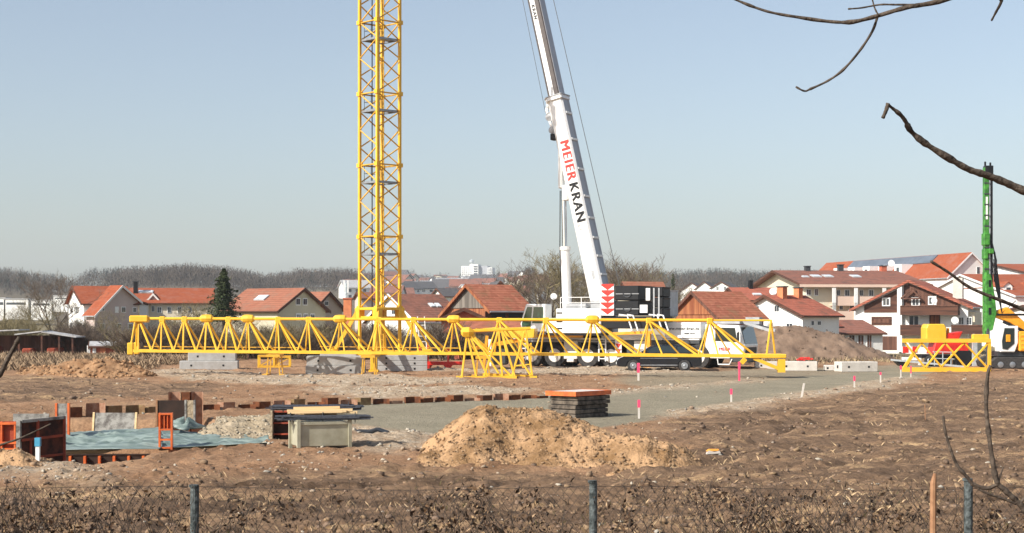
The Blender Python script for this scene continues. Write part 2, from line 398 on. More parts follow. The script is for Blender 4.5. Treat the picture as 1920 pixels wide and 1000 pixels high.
U,D=np.meshgrid(us,ds); X=U*D; Y=D.copy()
xs=X.ravel(); ys=Y.ravel()
pad,pale,mud=masks(xs,ys)
Z=base_h(xs,ys)+relief(xs,ys,pad,pale,mud)*(1-sstep(100,140,ys))+rutz(xs,ys)*(1-pad)-1.25*sstep(-.05,.45,pdist(xs,ys,PITW))
zh=hill_h(xs/ys,ys); Z=Z+np.where(ys>520,zh,0)
def gridmesh(name,xs,ys,zs,nrow,ncol,m):
    V=np.stack([xs,ys,zs],1); i=np.arange(nrow*ncol).reshape(nrow,ncol)
    Fq=np.stack([i[:-1,:-1],i[:-1,1:],i[1:,1:],i[1:,:-1]],-1).reshape(-1,4)
    return soup(name,V,Fq,None,m,smooth=True)
# ground material
m,nt,b=nodes('ground'); L=nt.links
at=nt.nodes.new('ShaderNodeAttribute'); at.attribute_name='zone'; sp=nt.nodes.new('ShaderNodeSeparateColor'); L.new(at.outputs['Color'],sp.inputs[0])
tc=nt.nodes.new('ShaderNodeTexCoord')
def nz(scale,det=6,st=(1,1,1),rough=.65):
    mp=nt.nodes.new('ShaderNodeMapping'); mp.inputs['Scale'].default_value=st; L.new(tc.outputs['Object'],mp.inputs['Vector'])
    n=nt.nodes.new('ShaderNodeTexNoise'); n.inputs['Scale'].default_value=scale; n.inputs['Detail'].default_value=det; n.inputs['Roughness'].default_value=rough; L.new(mp.outputs[0],n.inputs['Vector']); return n.outputs['Fac']
def ramp(fac,stops):
    r=nt.nodes.new('ShaderNodeValToRGB'); e=r.color_ramp.elements
    while len(e)<len(stops): e.new(.5)
    for k,(p,c) in enumerate(stops): e[k].position=p; e[k].color=c+(1,)
    L.new(fac,r.inputs['Fac']); return r.outputs['Color']
def mix(f,a,bb):
    x=nt.nodes.new('ShaderNodeMix'); x.data_type='RGBA'; L.new(f,x.inputs['Factor']) if not isinstance(f,float) else setattr(x.inputs['Factor'],'default_value',f)
    L.new(a,x.inputs['A']); L.new(bb,x.inputs['B']); return x.outputs['Result']
soil=ramp(nz(.55,9,(1,.5,1),.72),[(.3,(.2,.112,.06)),(.5,(.34,.2,.115)),(.7,(.45,.285,.17))])
padc=ramp(nz(.5,9,(1,.6,1),.75),[(.3,(.235,.205,.145)),(.55,(.3,.265,.19)),(.75,(.36,.315,.235))])
palec=ramp(nz(2.2,8,(1,1,1),.75),[(.3,(.3,.205,.13)),(.5,(.43,.33,.23)),(.68,(.58,.5,.39))])
mudc=ramp(nz(.55,10,(.35,1.3,1),.8),[(.36,(.09,.056,.033)),(.46,(.185,.12,.077)),(.54,(.27,.172,.104)),(.64,(.5,.34,.19))])
c=mix(sp.outputs[2],soil,mudc); c=mix(sp.outputs[0],c,padc); c=mix(sp.outputs[1],c,palec)
field=ramp(nz(.02,6),[(.4,(.16,.14,.08)),(.6,(.25,.2,.13))])
c=mix(at.outputs['Alpha'],c,field)
fine=ramp(nz(9,6,(1,1,1),.8),[(.3,(.4,.38,.36)),(.48,(.92,.92,.92)),(.7,(1.5,1.45,1.38))])
x=nt.nodes.new('ShaderNodeMix'); x.data_type='RGBA'; x.blend_type='MULTIPLY'; x.inputs['Factor'].default_value=.8; L.new(c,x.inputs['A']); L.new(fine,x.inputs['B'])
L.new(x.outputs['Result'],b.inputs['Base Color']); b.inputs['Roughness'].default_value=.97; b.inputs['Specular IOR Level'].default_value=.15
bp=nt.nodes.new('ShaderNodeBump'); bp.inputs['Strength'].default_value=1; bp.inputs['Distance'].default_value=.09; L.new(nz(7,8,(1,1,1),.8),bp.inputs['Height']); L.new(bp.outputs[0],b.inputs['Normal'])
g=gridmesh('ground',xs,ys,Z,len(ds),len(us),'ground'); tag(g,kind='structure')
a=g.data.color_attributes.new('zone','FLOAT_COLOR','POINT')
cc=np.stack([pad,pale,mud,sstep(112,135,ys+fbm(xs/6,ys/6,3,77)*8)],1).astype(np.float32)
ca=cc.copy(); ca[:,0]*=(ys<125)
a.data.foreach_set('color',ca.ravel())
# hills
uh=np.linspace(-2.4,2.4,400); dh=[600.0]
while dh[-1]<3300: dh.append(dh[-1]*1.02)
dh=np.array(dh); U,D=np.meshgrid(uh,dh); hx=(U*D).ravel(); hy=D.ravel()
hz=hill_h(hx/hy,hy)-.75
mat('hillside',(.11,.085,.06),1,scale=.006,c2=(.17,.145,.1),spec=.05,bump=.5,bscale=.05)
g2=gridmesh('hills',hx,hy,hz,len(dh),len(uh),'hillside'); tag(g2,kind='structure')
def gz(x,y): return float(ground_z(x,y)[0])
def hillz(x,y): return float(hill_h(np.array([x/y]),np.array([float(y)]))[0])-.75
# ------------------------------------------------------------------ stones and clods (stuff)
PHI=(1+5**.5)/2
ICO=np.array([(-1,PHI,0),(1,PHI,0),(-1,-PHI,0),(1,-PHI,0),(0,-1,PHI),(0,1,PHI),(0,-1,-PHI),(0,1,-PHI),(PHI,0,-1),(PHI,0,1),(-PHI,0,-1),(-PHI,0,1)])/1.9
ICF=np.array([(0,11,5),(0,5,1),(0,1,7),(0,7,10),(0,10,11),(1,5,9),(5,11,4),(11,10,2),(10,7,6),(7,1,8),(3,9,4),(3,4,2),(3,2,6),(3,6,8),(3,8,9),(4,9,5),(2,4,11),(6,2,10),(8,6,7),(9,8,1)])
def rocks(name,x,y,z,s,cols,flat=.65,m='stone'):
    n=len(x); V=ICO[None]*(1+.8*(nr.rand(n,12,1)-.5))*np.array([1,1,flat])*(.7+.6*nr.rand(n,1,3))
    an=nr.rand(n)*6.28; ca,sa=np.cos(an)[:,None],np.sin(an)[:,None]
    V=np.stack([V[...,0]*ca-V[...,1]*sa,V[...,0]*sa+V[...,1]*ca,V[...,2]],-1)*s[:,None,None]
    V+=np.stack([x,y,z+s*flat*.25],-1)[:,None,:]
    Fc=(ICF[None]+12*np.arange(n)[:,None,None]).reshape(-1,3)
    return soup(name,V.reshape(-1,3),Fc,np.repeat(cols,20,axis=0)*(.85+.3*nr.rand(n*20,1)),m)
def scatter(n,pxr,pyr):
    py=HY+1/(1/(pyr[1]-HY)+nr.rand(n)*(1/(pyr[0]-HY)-1/(pyr[1]-HY))) if False else pyr[0]+(pyr[1]-pyr[0])*nr.rand(n)
    d=F*CAMZ/(py-HY); px=pxr[0]+(pxr[1]-pxr[0])*nr.rand(n); return (px-960)*d/F,d
x,y=scatter(52000,(-30,1950),(690,1010)); pd,pl,md=masks(x,y)
q=nr.rand(len(x)); inp=pdist(x,y,PITW)
p_st=.03+.42*pl*(fbm(x/.7,y/.7,3,66)>-.15)+.03*(1-pd)*(fbm(x/1.5,y/1.5,2,67)>.12)*3
p_st=np.where((md>.5),.012,p_st)*np.where((pd>.5)&(pl<.3),.1,1)
k=(q<p_st)&(inp<-.1); x1,y1=x[k],y[k]
s=(.014+.042*nr.rand(k.sum())**3)*(1+ (y1-25)/60)
base=np.array([(.42,.33,.24),(.5,.44,.35),(.32,.23,.16),(.36,.33,.28)])[nr.randint(0,4,k.sum())]
tag(rocks('stones',x1,y1,ground_z(x1,y1),s,base),kind='stuff')
x,y=scatter(60000,(-30,1950),(700,1010)); pd,pl,md=masks(x,y); q=nr.rand(len(x)); inp=pdist(x,y,PITW)
cl=fbm(x/1.3,y/2.2,3,91)
k=(q<.2*md*(cl>.08)+.05*(1-pd)*(1-pl))&(inp<-.1)&(pd<.4); x1,y1=x[k],y[k]
s=(.014+.06*nr.rand(k.sum())**4)*(1+(y1-25)/70)
base=np.array([(.24,.165,.115),(.17,.115,.08),(.27,.18,.11),(.31,.21,.125)])[nr.randint(0,4,k.sum())]
tag(rocks('soil_clods',x1,y1,ground_z(x1,y1)-.005,s,base,.7),kind='stuff')
# blades (dry grass / straw)
def blades(name,x,y,z,h,wd,cols,lean=.5,parent=None):
    n=len(x); an=nr.rand(n)*6.28; ln=np.minimum(lean*(.45+.55*nr.rand(n)),.985)*h; up=np.sqrt(np.maximum(h*h-ln*ln,.0004))
    an2=nr.rand(n)*6.28; ax=np.cos(an2)*wd; ay=np.sin(an2)*wd
    a_=np.stack([x-ax,y-ay,z],-1); b_=np.stack([x+ax,y+ay,z],-1)
    m1=np.stack([x+np.cos(an)*ln*.4,y+np.sin(an)*ln*.4,z+up*.65],-1); t=np.stack([x+np.cos(an)*ln,y+np.sin(an)*ln,z+up],-1)
    V=np.stack([a_,b_,m1+np.stack([ax,ay,0*ax],-1)*.6,t],1).reshape(-1,3)
    Fc=(np.array([(0,1,2),(0,2,3)])[None]+4*np.arange(n)[:,None,None]).reshape(-1,3)
    return soup(name,V,Fc,np.repeat(cols,2,axis=0),'leaf',parent)
n=26000; x,y=scatter(n,(-40,1960),(735,1010)); pd,pl,md=masks(x,y)
k=(md>.4)&(fbm(x/2.6,y/.8,4,101)>.14)&(nr.rand(n)<.55); x1,y1=x[k],y[k]; k2=len(x1)
tag(blades('straw',x1,y1,ground_z(x1,y1)-.01,.05+.13*nr.rand(k2),.003+.004*nr.rand(k2),np.array([.5,.36,.21])*(.5+.7*nr.rand(k2,1)),1.25),kind='stuff')
# tall dry grass band on the left
n=30000; px=-60+440*nr.rand(n); d=86+36*nr.rand(n)**.8; x=(px-960)*d/F; y=d
k=(fbm(x/2.5,y/4,3,111)>-.22)&((px<300)|(d>97)); x,y=x[k],y[k]; n=len(x)
tag(blades('dry_grass',x,y,ground_z(x,y)-.03,.2+.6*nr.rand(n)**1.5,.006+.008*nr.rand(n),np.array([.42,.3,.19])*(.35+.75*nr.rand(n,1)),.8),kind='stuff')
n=6000; px=1380+600*nr.rand(n); d=103+25*nr.rand(n); x=(px-960)*d/F; y=d; k=fbm(x/3,y/3,3,113)>0; x,y=x[k],y[k]; n=len(x)
tag(blades('dry_verge_grass',x,y,ground_z(x,y)-.03,.15+.35*nr.rand(n)**1.5,.02+.02*nr.rand(n),np.array([.42,.32,.19])*(.5+.6*nr.rand(n,1)),.7),kind='stuff')
# ------------------------------------------------------------------ heaps
def heap(name,label,peaks,bx,by,res,m,cat='earth heap',clods=0,ccol=(.38,.27,.17),rough=.06,seed=0,slump=.0,z0=0,cs=.05):
    cx=(bx[0]+bx[1])/2; cy=(by[0]+by[1])/2
    nx=int((bx[1]-bx[0])/res)+1; ny=int((by[1]-by[0])/res)+1
    X,Y=np.meshgrid(np.linspace(bx[0],bx[1],nx),np.linspace(by[0],by[1],ny))
    def hf(X,Y):
        xx=X+fbm(X/.9,Y/.9,3,seed)*.25; yy=Y+fbm(X/.9,Y/.9,3,seed+9)*.25
        z=np.full(X.shape,-.3)
        for (ax,ay,rx,ry,h) in peaks:
            r=np.sqrt(((xx-ax)/rx)**2+((yy-ay)/ry)**2); c=h*(1-r); c=np.where(c>h*.75,h*.75+(c-h*.75)*.35,c)
            z=np.where(c>z-0.1*h, np.maximum(z,c)+.03*h*np.exp(-((z-c)/(.1*h))**2), z)
        fm=sstep(-.25,.25,z)
        return z+(fbm(X/.6,Y/.6,4,seed+3)*rough*2+(1-np.abs(fbm(X/.35,Y/.35,4,seed+5))*2-.6)*rough)*fm
    Zz=hf(X,Y); zz=Zz+z0-.02
    V=np.stack([X.ravel()-cx,Y.ravel()-cy,zz.ravel()],1); i=np.arange(nx*ny).reshape(ny,nx)
    Fq=np.stack([i[:-1,:-1],i[:-1,1:],i[1:,1:],i[1:,:-1]],-1)
    keep=Zz[:-1,:-1]>-.22; Fq=Fq[keep].reshape(-1,4)
    o=soup(name,V,Fq,None,m,smooth=True); o.location=(cx,cy,0); tag(o,label,cat)
    if clods:
        x=bx[0]+(bx[1]-bx[0])*nr.rand(clods); y=by[0]+(by[1]-by[0])*nr.rand(clods); z=hf(x,y)
        k=(z>-.1)&(nr.rand(clods)<.25+.75*np.exp(-np.maximum(z,0)*4)+.6*(fbm(x/.6,y/.6,2,seed+40)>.12)); x,y,z=x[k],y[k],z[k]
        c=rocks('clods',x-cx,y-cy,z+z0-.02,cs*(.35+.9*nr.rand(len(x))**3*1.6),np.array(ccol)*(.6+.7*nr.rand(len(x),1)),.8)
        c.parent=o; tag(c,kind='stuff')
    return o
hp=lambda px,d:(px-960)*d/F
heap('earth_heap','large sandy brown soil heap in the middle foreground before the orange topped stack',
  [(hp(920,33),33,1.6,2.5,1.2),(hp(990,33.2),33.2,1.95,2.4,1.24),(hp(1060,32.5),32.3,1.75,2.2,.98),(hp(1120,32.),32,1.5,1.9,.72),(hp(1190,31.3),31.3,1.25,1.5,.66),(hp(1245,31.2),31.2,.75,1.0,.5),(hp(880,31.5),31.6,1.3,1.4,.55)],
  (hp(775,30),hp(1330,32)),(29.2,36),.04,'soil_heap',clods=7000,ccol=(.36,.235,.135),rough=.075,seed=200,cs=.028)
heap('earth_heap','orange brown rubble heap beside the dry grass on the left',
  [(hp(205,80),80,2.2,2.5,1.05),(hp(150,81),81,2.2,2.2,.9),(hp(240,79),79,1.4,2,.55),(hp(90,82),82,2.5,2,.55)],(hp(20,80),hp(300,80)),(76.5,85),.09,'soil_orange',clods=2600,ccol=(.4,.24,.13),rough=.1,seed=230,cs=.07)
heap('earth_heap','big dark brown earth bank left of the timber chalet',
  [(hp(1480,118),118,8,6,3.1),(hp(1540,117),117,5.5,5,2.4),(hp(1420,119),119,6,5,2.9),(hp(1600,116),115,3,3,1.0)],(hp(1330,118),hp(1680,118)),(109,126),.22,'soil_dark',clods=1500,ccol=(.2,.14,.1),rough=.16,seed=260,z0=-.2,cs=.06)
heap('gravel_heap','pale gravel heap between the tarpaulin and the dark formwork panel',
  [(hp(450,40),40.6,1.3,2.8,.5),(hp(500,40),40.8,1.3,2.6,.52),(hp(415,41.5),41.8,1.1,1.6,.42)],(hp(385,40),hp(540,40)),(37.4,43.5),.05,'gravel_pale','gravel heap',clods=1400,ccol=(.42,.36,.27),rough=.04,seed=290,z0=-.05,cs=.03)
heap('earth_heap','small brown soil heap at the foot of the orange formwork on the left edge',
  [(hp(25,31),31,.7,.8,.42),(hp(-20,31.5),31.5,.8,.8,.45)],(hp(-80,31),hp(90,31)),(29.8,32.5),.04,'soil_heap',clods=500,ccol=(.36,.24,.15),rough=.05,seed=310,cs=.03)
# ------------------------------------------------------------------ tower crane mast
TC=P(712,600,88); tw=thing('tower_crane','tall yellow lattice tower crane mast standing on its cross base','tower crane',(TC.x,88,0),R(43))
hs=.78
cor=[(hs,hs),(-hs,hs),(-hs,-hs),(hs,-hs)]
for cx,cy in cor: obj('leg',MB().tube([(cx,cy,.9),(cx,cy,24)],.098,4),'yellow_paint',tw)
lev0=3.45; step=3.92; half=step/4
for f in range(4):
    a=cor[f]; b_=cor[(f+1)%4]; k=0; z=lev0-step*.0
    while z<23.5:
        p,q=(a,b_) if k%2==0 else (b_,a)
        obj('diagonal_brace',MB().tube([(p[0],p[1],z),(q[0],q[1],z+half)],.04,5),'yellow_worn',tw)
        z+=half; k+=1
for i in range(6):
    z=lev0+step*i
    for f in range(4):
        a=cor[f]; b_=cor[(f+1)%4]
        obj('horizontal_brace',MB().tube([(a[0],a[1],z),(b_[0],b_[1],z)],.045,5),'yellow_worn',tw)
    mb=MB()
    for cx,cy in cor: mb.box((cx,cy,z),(.26,.26,.22))
    obj('joint_plates',mb,'yellow_paint',tw)
    if i<6 and z+3<24:
        zz=z+step-.95
        mb=MB().hexa((-.72,-.72,zz),(.15,.72,zz+.05)); mb.hexa((.15,-.72,zz),(.72,.1,zz+.05))
        for t in (-.7,.7): mb.beam((t,-.72,zz-.03),(t,.72,zz-.03),.07); mb.beam((-.72,t,zz-.03),(.72,t,zz-.03),.07)
        pl_=obj('platform',mb,'steel',tw)
        mb=MB()
        for hz_ in (.5,.95): mb.tube([(-.6,-.6,zz+hz_),(-.6,.6,zz+hz_),(.5,.6,zz+hz_)],.015,4)
        for c_ in ((-.6,-.6),(-.6,.6),(.5,.6),(-.6,0)): mb.tube([(c_[0],c_[1],zz),(c_[0],c_[1],zz+.95)],.015,4)
        obj('guard_rail',mb,'dark_steel',pl_)
mb=MB()
for dy in (-.2,.2): mb.tube([(.35,.3+dy,.6),(.35,.3+dy,24)],.03,4)
z=.8
while z<24: mb.tube([(.35,.1,z),(.35,.5,z)],.014,4); z+=.3
obj('ladder',mb,'yellow_worn',tw)
obj('cable',MB().tube([(-.1,.55,z_) for z_ in np.linspace(.6,24,14)],.03,4),'black_paint',tw)
# cross base
mb=MB()
for k in range(4):
    a=k*math.pi/2+R(45); c,s_=math.cos(a),math.sin(a)
    mb.beam((0,0,1.0),(2.7*c,2.7*s_,.95),.3)
obj('cross_beam',mb,'yellow_paint',tw)
mb=MB().box((0,0,3.4),(1.9,1.9,.14)); mb.box((0,0,2.95),(1.75,1.75,.1))
for cx,cy in cor: mb.box((cx,cy,3.15),(.4,.4,.6))
obj('base_frame',mb,'yellow_paint',tw,bevel=.02)
for k in range(4):
    a=k*math.pi/2+R(45); c,s_=math.cos(a),math.sin(a)
    o=obj('strut',MB().tube([(1.12*c,1.12*s_,3.45),(2.5*c,2.5*s_,1.1)],.14,4),'yellow_paint',tw)
    mb=MB().hexa((2.35,-.26,(.87 if k!=2 else .0)),(2.85,.26,(.95 if k!=2 else .14))).hexa((2.45,-.18,(.9 if k!=2 else .14)),(2.75,.18,1.05)).hexa((2.38,-.22,1.05),(2.85,.22,1.2)); mb.xf(Matrix.Rotation(a,4,'Z')); obj('foot',mb,'yellow_paint',tw,bevel=.02)
# ------------------------------------------------------------------ jib
jd=lambda px: 80.5-(px-240)*4.0/1235
tops=[254,298,340,383,423,461,517,575,635,707,773,850,935,1023,1112,1218,1333]
plates={383,461,635,850,1112}
jl=P(240,658,jd(240)); 
jb=thing('crane_jib','long yellow triangular lattice crane jib lying across the site in front of the mast','crane jib',(P(858,600,78).x,78,0))
jo=(P(858,600,78).x,78,0)
tz=lambda px: 2.8-(598-600)*jd(px)/F+0.0
def JT(px): return Vector(((px-960)*jd(px)/F, jd(px)+.65, 2.8-((597.5+(px-240)*.003)-600)*jd(px)/F))
def JB(px,far): 
    yy=658+(px-240)*.0085; v=P(px,yy,jd(px)); 
    return Vector((v.x,v.y+(1.3 if far else 0),v.z))
def jobj(n,mb,m='yellow_paint',par=None,**k): return obj(n,mb,m,par or jb,off=jo,**k)
jobj('top_chord',MB().tube([JT(250),JT(1333)],.078,8)); jobj('top_chord',MB().tube([JT(1333),JT(1452)],.045,6))
jobj('bottom_chord',MB().tube([JB(240,0),JB(1440,0)],.1,4))
jobj('bottom_chord',MB().tube([JB(240,1),JB(1440,1)],.09,4))
bots=[t-13-(i*.7) for i,t in enumerate(tops)]+[1400]
for i,t in enumerate(tops):
    a=bots[i]; b_=bots[i+1]; st=(b_-a)*.28
    for dst,far in ((a,0),(a+(b_-a)*.75,1),(a+st*.55,1),(b_,0),(b_+st*.5 if i<len(tops)-1 else 1425,1),(a+(b_-a)*.42,0)):
        jobj('diagonal_brace',MB().tube([JT(t),JB(dst,far)],.04 if dst<b_ else .054,6))
    jobj('cross_brace',MB().tube([JB(a,0),JB(a+st*.55,1)],.04,4),'yellow_worn')
    if t in plates:
        c=JT(t); mb=MB(); mb.lathe([(.1,-.34),(.19,-.24),(.21,0),(.19,.24),(.1,.34)],(c.x,c.y,c.z+.01),'x',8)
        jobj('coupling',mb)
    else:
        c=JT(t); mb=MB().box((c.x+.03,c.y,c.z-.04),(.3,.22,.3)); jobj('gusset',mb,bevel=.04)
c=JT(256); jobj('end_block',MB().box((c.x,c.y,c.z-.02),(.95,.5,.36)),bevel=.06)
for far in (0,1):
    c=JB(243,far); mb=MB().box((c.x+.05,c.y,c.z+.1),(.3,.22,.62)); jobj('end_lug',mb,bevel=.04)
    jobj('end_post',MB().tube([JB(244,far),JT(250)+Vector((0,.15*(2*far-1),0))],.05,5))
jobj('end_post',MB().tube([JT(1450),JB(1437,0)],.05,5)); jobj('end_post',MB().tube([JT(1450),JB(1462,1)],.05,5))
e=JB(1425,0)
mb=MB().hexa((e.x-.5,e.y-.15,e.z-.1),(e.x+1.25,e.y+1.5,e.z+.1)); jobj('end_plate',mb,bevel=.03)
mb=MB().hexa((e.x+.85,e.y-.1,e.z-.78),(e.x+1.2,e.y+.2,e.z-.14)); mb.beam((e.x-.3,e.y,e.z-.1),(e.x+.95,e.y,e.z-.62),.16); mb.beam((e.x-.7,e.y,e.z-.12),(e.x-.9,e.y,e.z-.34),.2)
jobj('end_foot',mb)
# walkway/rail inside left half, tension bar
jobj('inner_rail',MB().tube([P(270,650,jd(270)+.9),P(560,652,jd(560)+.9)],.03,4).tube([P(600,650,jd(600)+.9),P(860,653,jd(860)+.9)],.03,4),'yellow_worn')
# timber trestles carrying the jib
for px in (512,690,905):
    p=JB(px,0); t=thing('trestle','short yellow steel trestle carrying the jib, %s'%{512:'left of the middle concrete stack',690:'at the foot of the mast',905:'behind the low lattice section',1430:'at the right end of the jib'}[px],'trestle',(p.x,p.y+.6,0))
    h=p.z-.12; mb=MB()
    for sx in (-.25,.25):
        for sy in (-.5,.5): mb.beam((sx*1.3,sy,0),(sx,sy,h),.06)
    obj('legs',mb,'yellow_worn',t); obj('top_beam',MB().hexa((-.35,-.75,h-.12),(.35,.75,h)),'yellow_worn',t); obj('foot_beam',MB().hexa((-.55,-.6,-.03),(-.3,.6,.1)).hexa((.3,-.6,-.03),(.55,.6,.1)),'yellow_worn',t)
# small yellow frames below the jib
def yframe(px,py,wd,h,label):
    p=G(px,py); t=thing('steel_crate',label,'steel crate',(p.x,p.y,0),R(6)); s_=wd
    mb=MB()
    for sx in (-1,1):
        for sy in (-.6,.6): mb.beam((sx*s_/2,sy,0),(sx*s_/2,sy,h),.11)
    obj('posts',mb,'yellow_paint',t)
    mb=MB()
    for z in (.08,h-.05):
        for sy in (-.6,.6): mb.beam((-s_/2,sy,z),(s_/2,sy,z),.12)
        for sx in (-1,1): mb.beam((sx*s_/2,-.6,z),(sx*s_/2,.6,z),.1)
    mb.beam((-s_/2,-.6,.1),(s_/2,-.6,h-.1),.06)
    obj('rails',mb,'yellow_worn',t)
yframe(502,690,1.0,.75,'small low yellow steel frame on the ground, left one of a pair under the jib')
yframe(529,690,.9,.7,'small low yellow steel frame on the ground, right one of a pair under the jib')
# ground lattice section (860-1000)
sd_=76.5; o3=P(930,708,sd_); ls=thing('lattice_section','short yellow lattice piece with pointed legs standing on the ground in front of the jib','lattice section',(o3.x,sd_,0))
def S(px,py,dd=0): return P(px,py,sd_+dd)
lo=(o3.x,sd_,0)
def sobj(n,mb,m='yellow_paint'): return obj(n,mb,m,ls,off=lo)
sobj('top_chord',MB().tube([S(875,621,.4),S(995,616,.4)],.08,5)); sobj('coupling',MB().lathe([(.1,-.3),(.26,-.2),(.28,.1),(.12,.32)],tuple(S(876,623,.4)),'x',6))
sobj('bottom_chord',MB().tube([S(862,708),S(965,707)],.085,4)); sobj('bottom_chord',MB().tube([S(905,702,1.2),S(1000,706,1.2)],.08,4))
for a,b_ in (((876,624),(866,706)),((876,624),(893,706)),((878,624),(915,707)),((935,619),(908,706)),((935,619),(942,707)),((880,624),(960,707)),((940,619),(965,705)),((940,619),(995,704)),((985,617),(960,706)),((985,617),(998,704)),((885,624),(935,700))):
    sobj('diagonal_brace',MB().tube([S(a[0],a[1],.4),S(b_[0],b_[1],.1)],.055,5))
mb=MB()
for px in (862,912,962,1000): 
    p=S(px,707); mb.box((p.x,p.y,.06),(.35,.4,.12))
sobj('foot',mb)
# right box lattice section
rd=86.5; p0=P(1773,698,rd); rs_=thing('lattice_section','yellow rectangular lattice mast section lying before the timber chalet','lattice section',(p0.x,rd,0))
lo2=(p0.x,rd,0)
def S2(px,py,dd=0): return P(px,py,rd+dd)
def robj(n,mb,m='yellow_paint',**k): return obj(n,mb,m,rs_,off=lo2,**k)
for dd in (0,1.7):
    robj('chord',MB().tube([S2(1692,639,dd),S2(1857,639,dd)],.15,4)); robj('chord',MB().tube([S2(1692,694-dd,dd),S2(1857,694-dd,dd)],.14,4))
    for a,b_ in (((1697,643),(1735,690)),((1735,690),(1772,643)),((1772,643),(1812,690)),((1812,690),(1853,643)),((1694,690),(1712,662))) if dd==0 else (((1697,690),(1728,643)),((1728,643),(1765,688)),((1765,688),(1808,643)),((1808,643),(1850,688))):
        robj('diagonal_brace',MB().tube([S2(a[0],a[1],dd),S2(b_[0],b_[1],dd)],.06,5))
    robj('end_post',MB().tube([S2(1855,640,dd),S2(1855,694,dd)],.11,4))
for px in (1694,1855):
    for py in (639,694): robj('cross_brace',MB().tube([S2(px,py),S2(px,py,1.7)],.07,4))
robj('bracket',MB().box(tuple(S2(1838,633,.1)),(.9,.3,.34)),bevel=.04); 
# ------------------------------------------------------------------ mobile crane
rear=Vector((1.74,96.1,0)); front=Vector((11.3,91.6,0)); ty=math.atan2(front.y-rear.y,front.x-rear.x)
MCL='white mobile crane with black counterweights, raised telescopic boom reading MEIER KRAN'
tr=thing('mobile_crane',MCL,'mobile crane',tuple(rear),ty)
def O(n,mb,m,par=None,**k): return obj(n,mb,m,par or tr,**k)
def wheel(par,x,y,r,wd,rimm='white_paint',side=-1,name='wheel'):
    wmb=MB().lathe([(r*.55,-wd/2),(r*.93,-wd/2),(r,-wd*.3),(r,wd*.3),(r*.93,wd/2),(r*.55,wd/2)],(x,y,r),'y',24)
    w_=O(name,MB().lathe([(r*.2,-wd*.3),(r*.3,wd*.3)],(x,y,r),'y',10),'dark_steel',par)
    O('tyre',wmb,'rubber',w_,smooth=False)
    ym=y+side*wd*.35
    rim=MB().lathe([(r*.56,ym+side*.08),(r*.52,ym+side*.09),(r*.42,ym-side*.03),(r*.25,ym-side*.05),(r*.22,ym+side*.08),(r*.1,ym+side*.1)],(x,0,r),'y',20)
    O('rim',rim,rimm,w_)
    return w_
for xw in (0,1.5,3.6,5.05,8.9,10.35):
    for sy in (-1,1): wheel(tr,xw,sy*1.12,.71,.5,'white_dirty',sy)
O('chassis',MB().hexa((-1.0,-.55,.85),(11.4,.55,1.75)).hexa((-.9,-1.3,1.45),(10.4,1.3,1.62)),'dark_steel')
O('deck',MB().hexa((-1.2,-1.36,1.64),(8.2,1.36,1.76)).hexa((-1.2,-1.38,1.76),(8.25,-1.3,1.95)).hexa((8.25,-1.33,1.64),(10.4,1.33,1.72)),'white_paint',bevel=.02)
O('fender',MB().hexa((-.8,-1.34,1.5),(2.15,-.8,1.6)).hexa((2.95,-1.34,1.5),(5.9,-.8,1.6)),'grey_paint')
for xa in (2.1,6.5):
    O('outrigger_box',MB().hexa((xa,-1.42,.5),(xa+.85,-.75,1.6)).hexa((xa+.2,-1.45,.32),(xa+.65,-.9,.5)),'white_dirty',bevel=.03)
O('storage_box',MB().hexa((6.0,-1.3,.7),(6.45,-.7,1.55)).hexa((7.4,-1.32,.75),(8.2,-.75,1.6)),'dark_steel',bevel=.02)
for xl in (-.75,4.35):
    mb=MB()
    for dx in (0,.42): mb.beam((xl+dx+.06,-1.62,.4),(xl+dx,-1.45,2.05),.07)
    for k in range(6): z=.55+k*.28; mb.beam((xl+.05,-1.6+z*.05,z),(xl+.45,-1.6+z*.05,z),.05)
    O('ladder',mb,'white_paint')
mb=MB().hexa((5.35,-1.47,.75),(5.75,-1.43,1.75)); wp=O('warning_plate',mb,'white_paint')
mb=MB()
for k in range(3): z=.85+k*.32; mb.prism([(5.36,z+.26),(5.74,z+.26),(5.55,z)],-1.49,-1.475)
O('stripe',mb,'red_paint',wp)
# body box with writing
bb=O('body_box',MB().hexa((8.35,-1.36,1.74),(10.5,1.36,2.66)),'white_paint',bevel=.03)
mt=Matrix.Translation((9.42,-1.372,2.3))@Matrix.Rotation(R(90),4,'X')
O('lettering',text_mb('www.meier-kran.de',.25,mt,.008,0),'black_paint',bb)
mt=Matrix.Translation((9.85,-1.372,2.02))@Matrix.Rotation(R(90),4,'X')
O('lettering',text_mb('MEIER KRAN',.12,mt,.008,0),'black_paint',bb)
# driver cab
cb=O('driver_cab',MB().prism([(10.75,.62),(12.95,.62),(13.05,1.35),(12.75,2.5),(10.75,2.55)],-1.32,1.32),'white_paint',bevel=.05)
O('side_window',MB().prism([(11.35,1.62),(12.62,1.55),(12.5,2.35),(11.35,2.38)],-1.345,-1.31),'glass',cb)
O('door_line',MB().hexa((11.2,-1.335,.75),(11.23,-1.31,2.42)),'grey_paint',cb)
O('windscreen',MB().add([(13.06,-1.2,1.45),(13.06,1.2,1.45),(12.83,1.15,2.38),(12.83,-1.15,2.38),(12.9,-1.2,1.45),(12.9,1.2,1.45),(12.68,1.15,2.38),(12.68,-1.15,2.38)],[(0,1,2,3),(7,6,5,4),(0,4,5,1),(1,5,6,2),(2,6,7,3),(3,7,4,0)]),'glass',cb)
O('grille',MB().hexa((12.9,-1.0,.9),(13.06,1.0,1.25)),'black_paint',cb); O('bumper',MB().hexa((12.2,-1.36,.42),(13.25,1.36,.72)),'dark_steel',cb,bevel=.04)
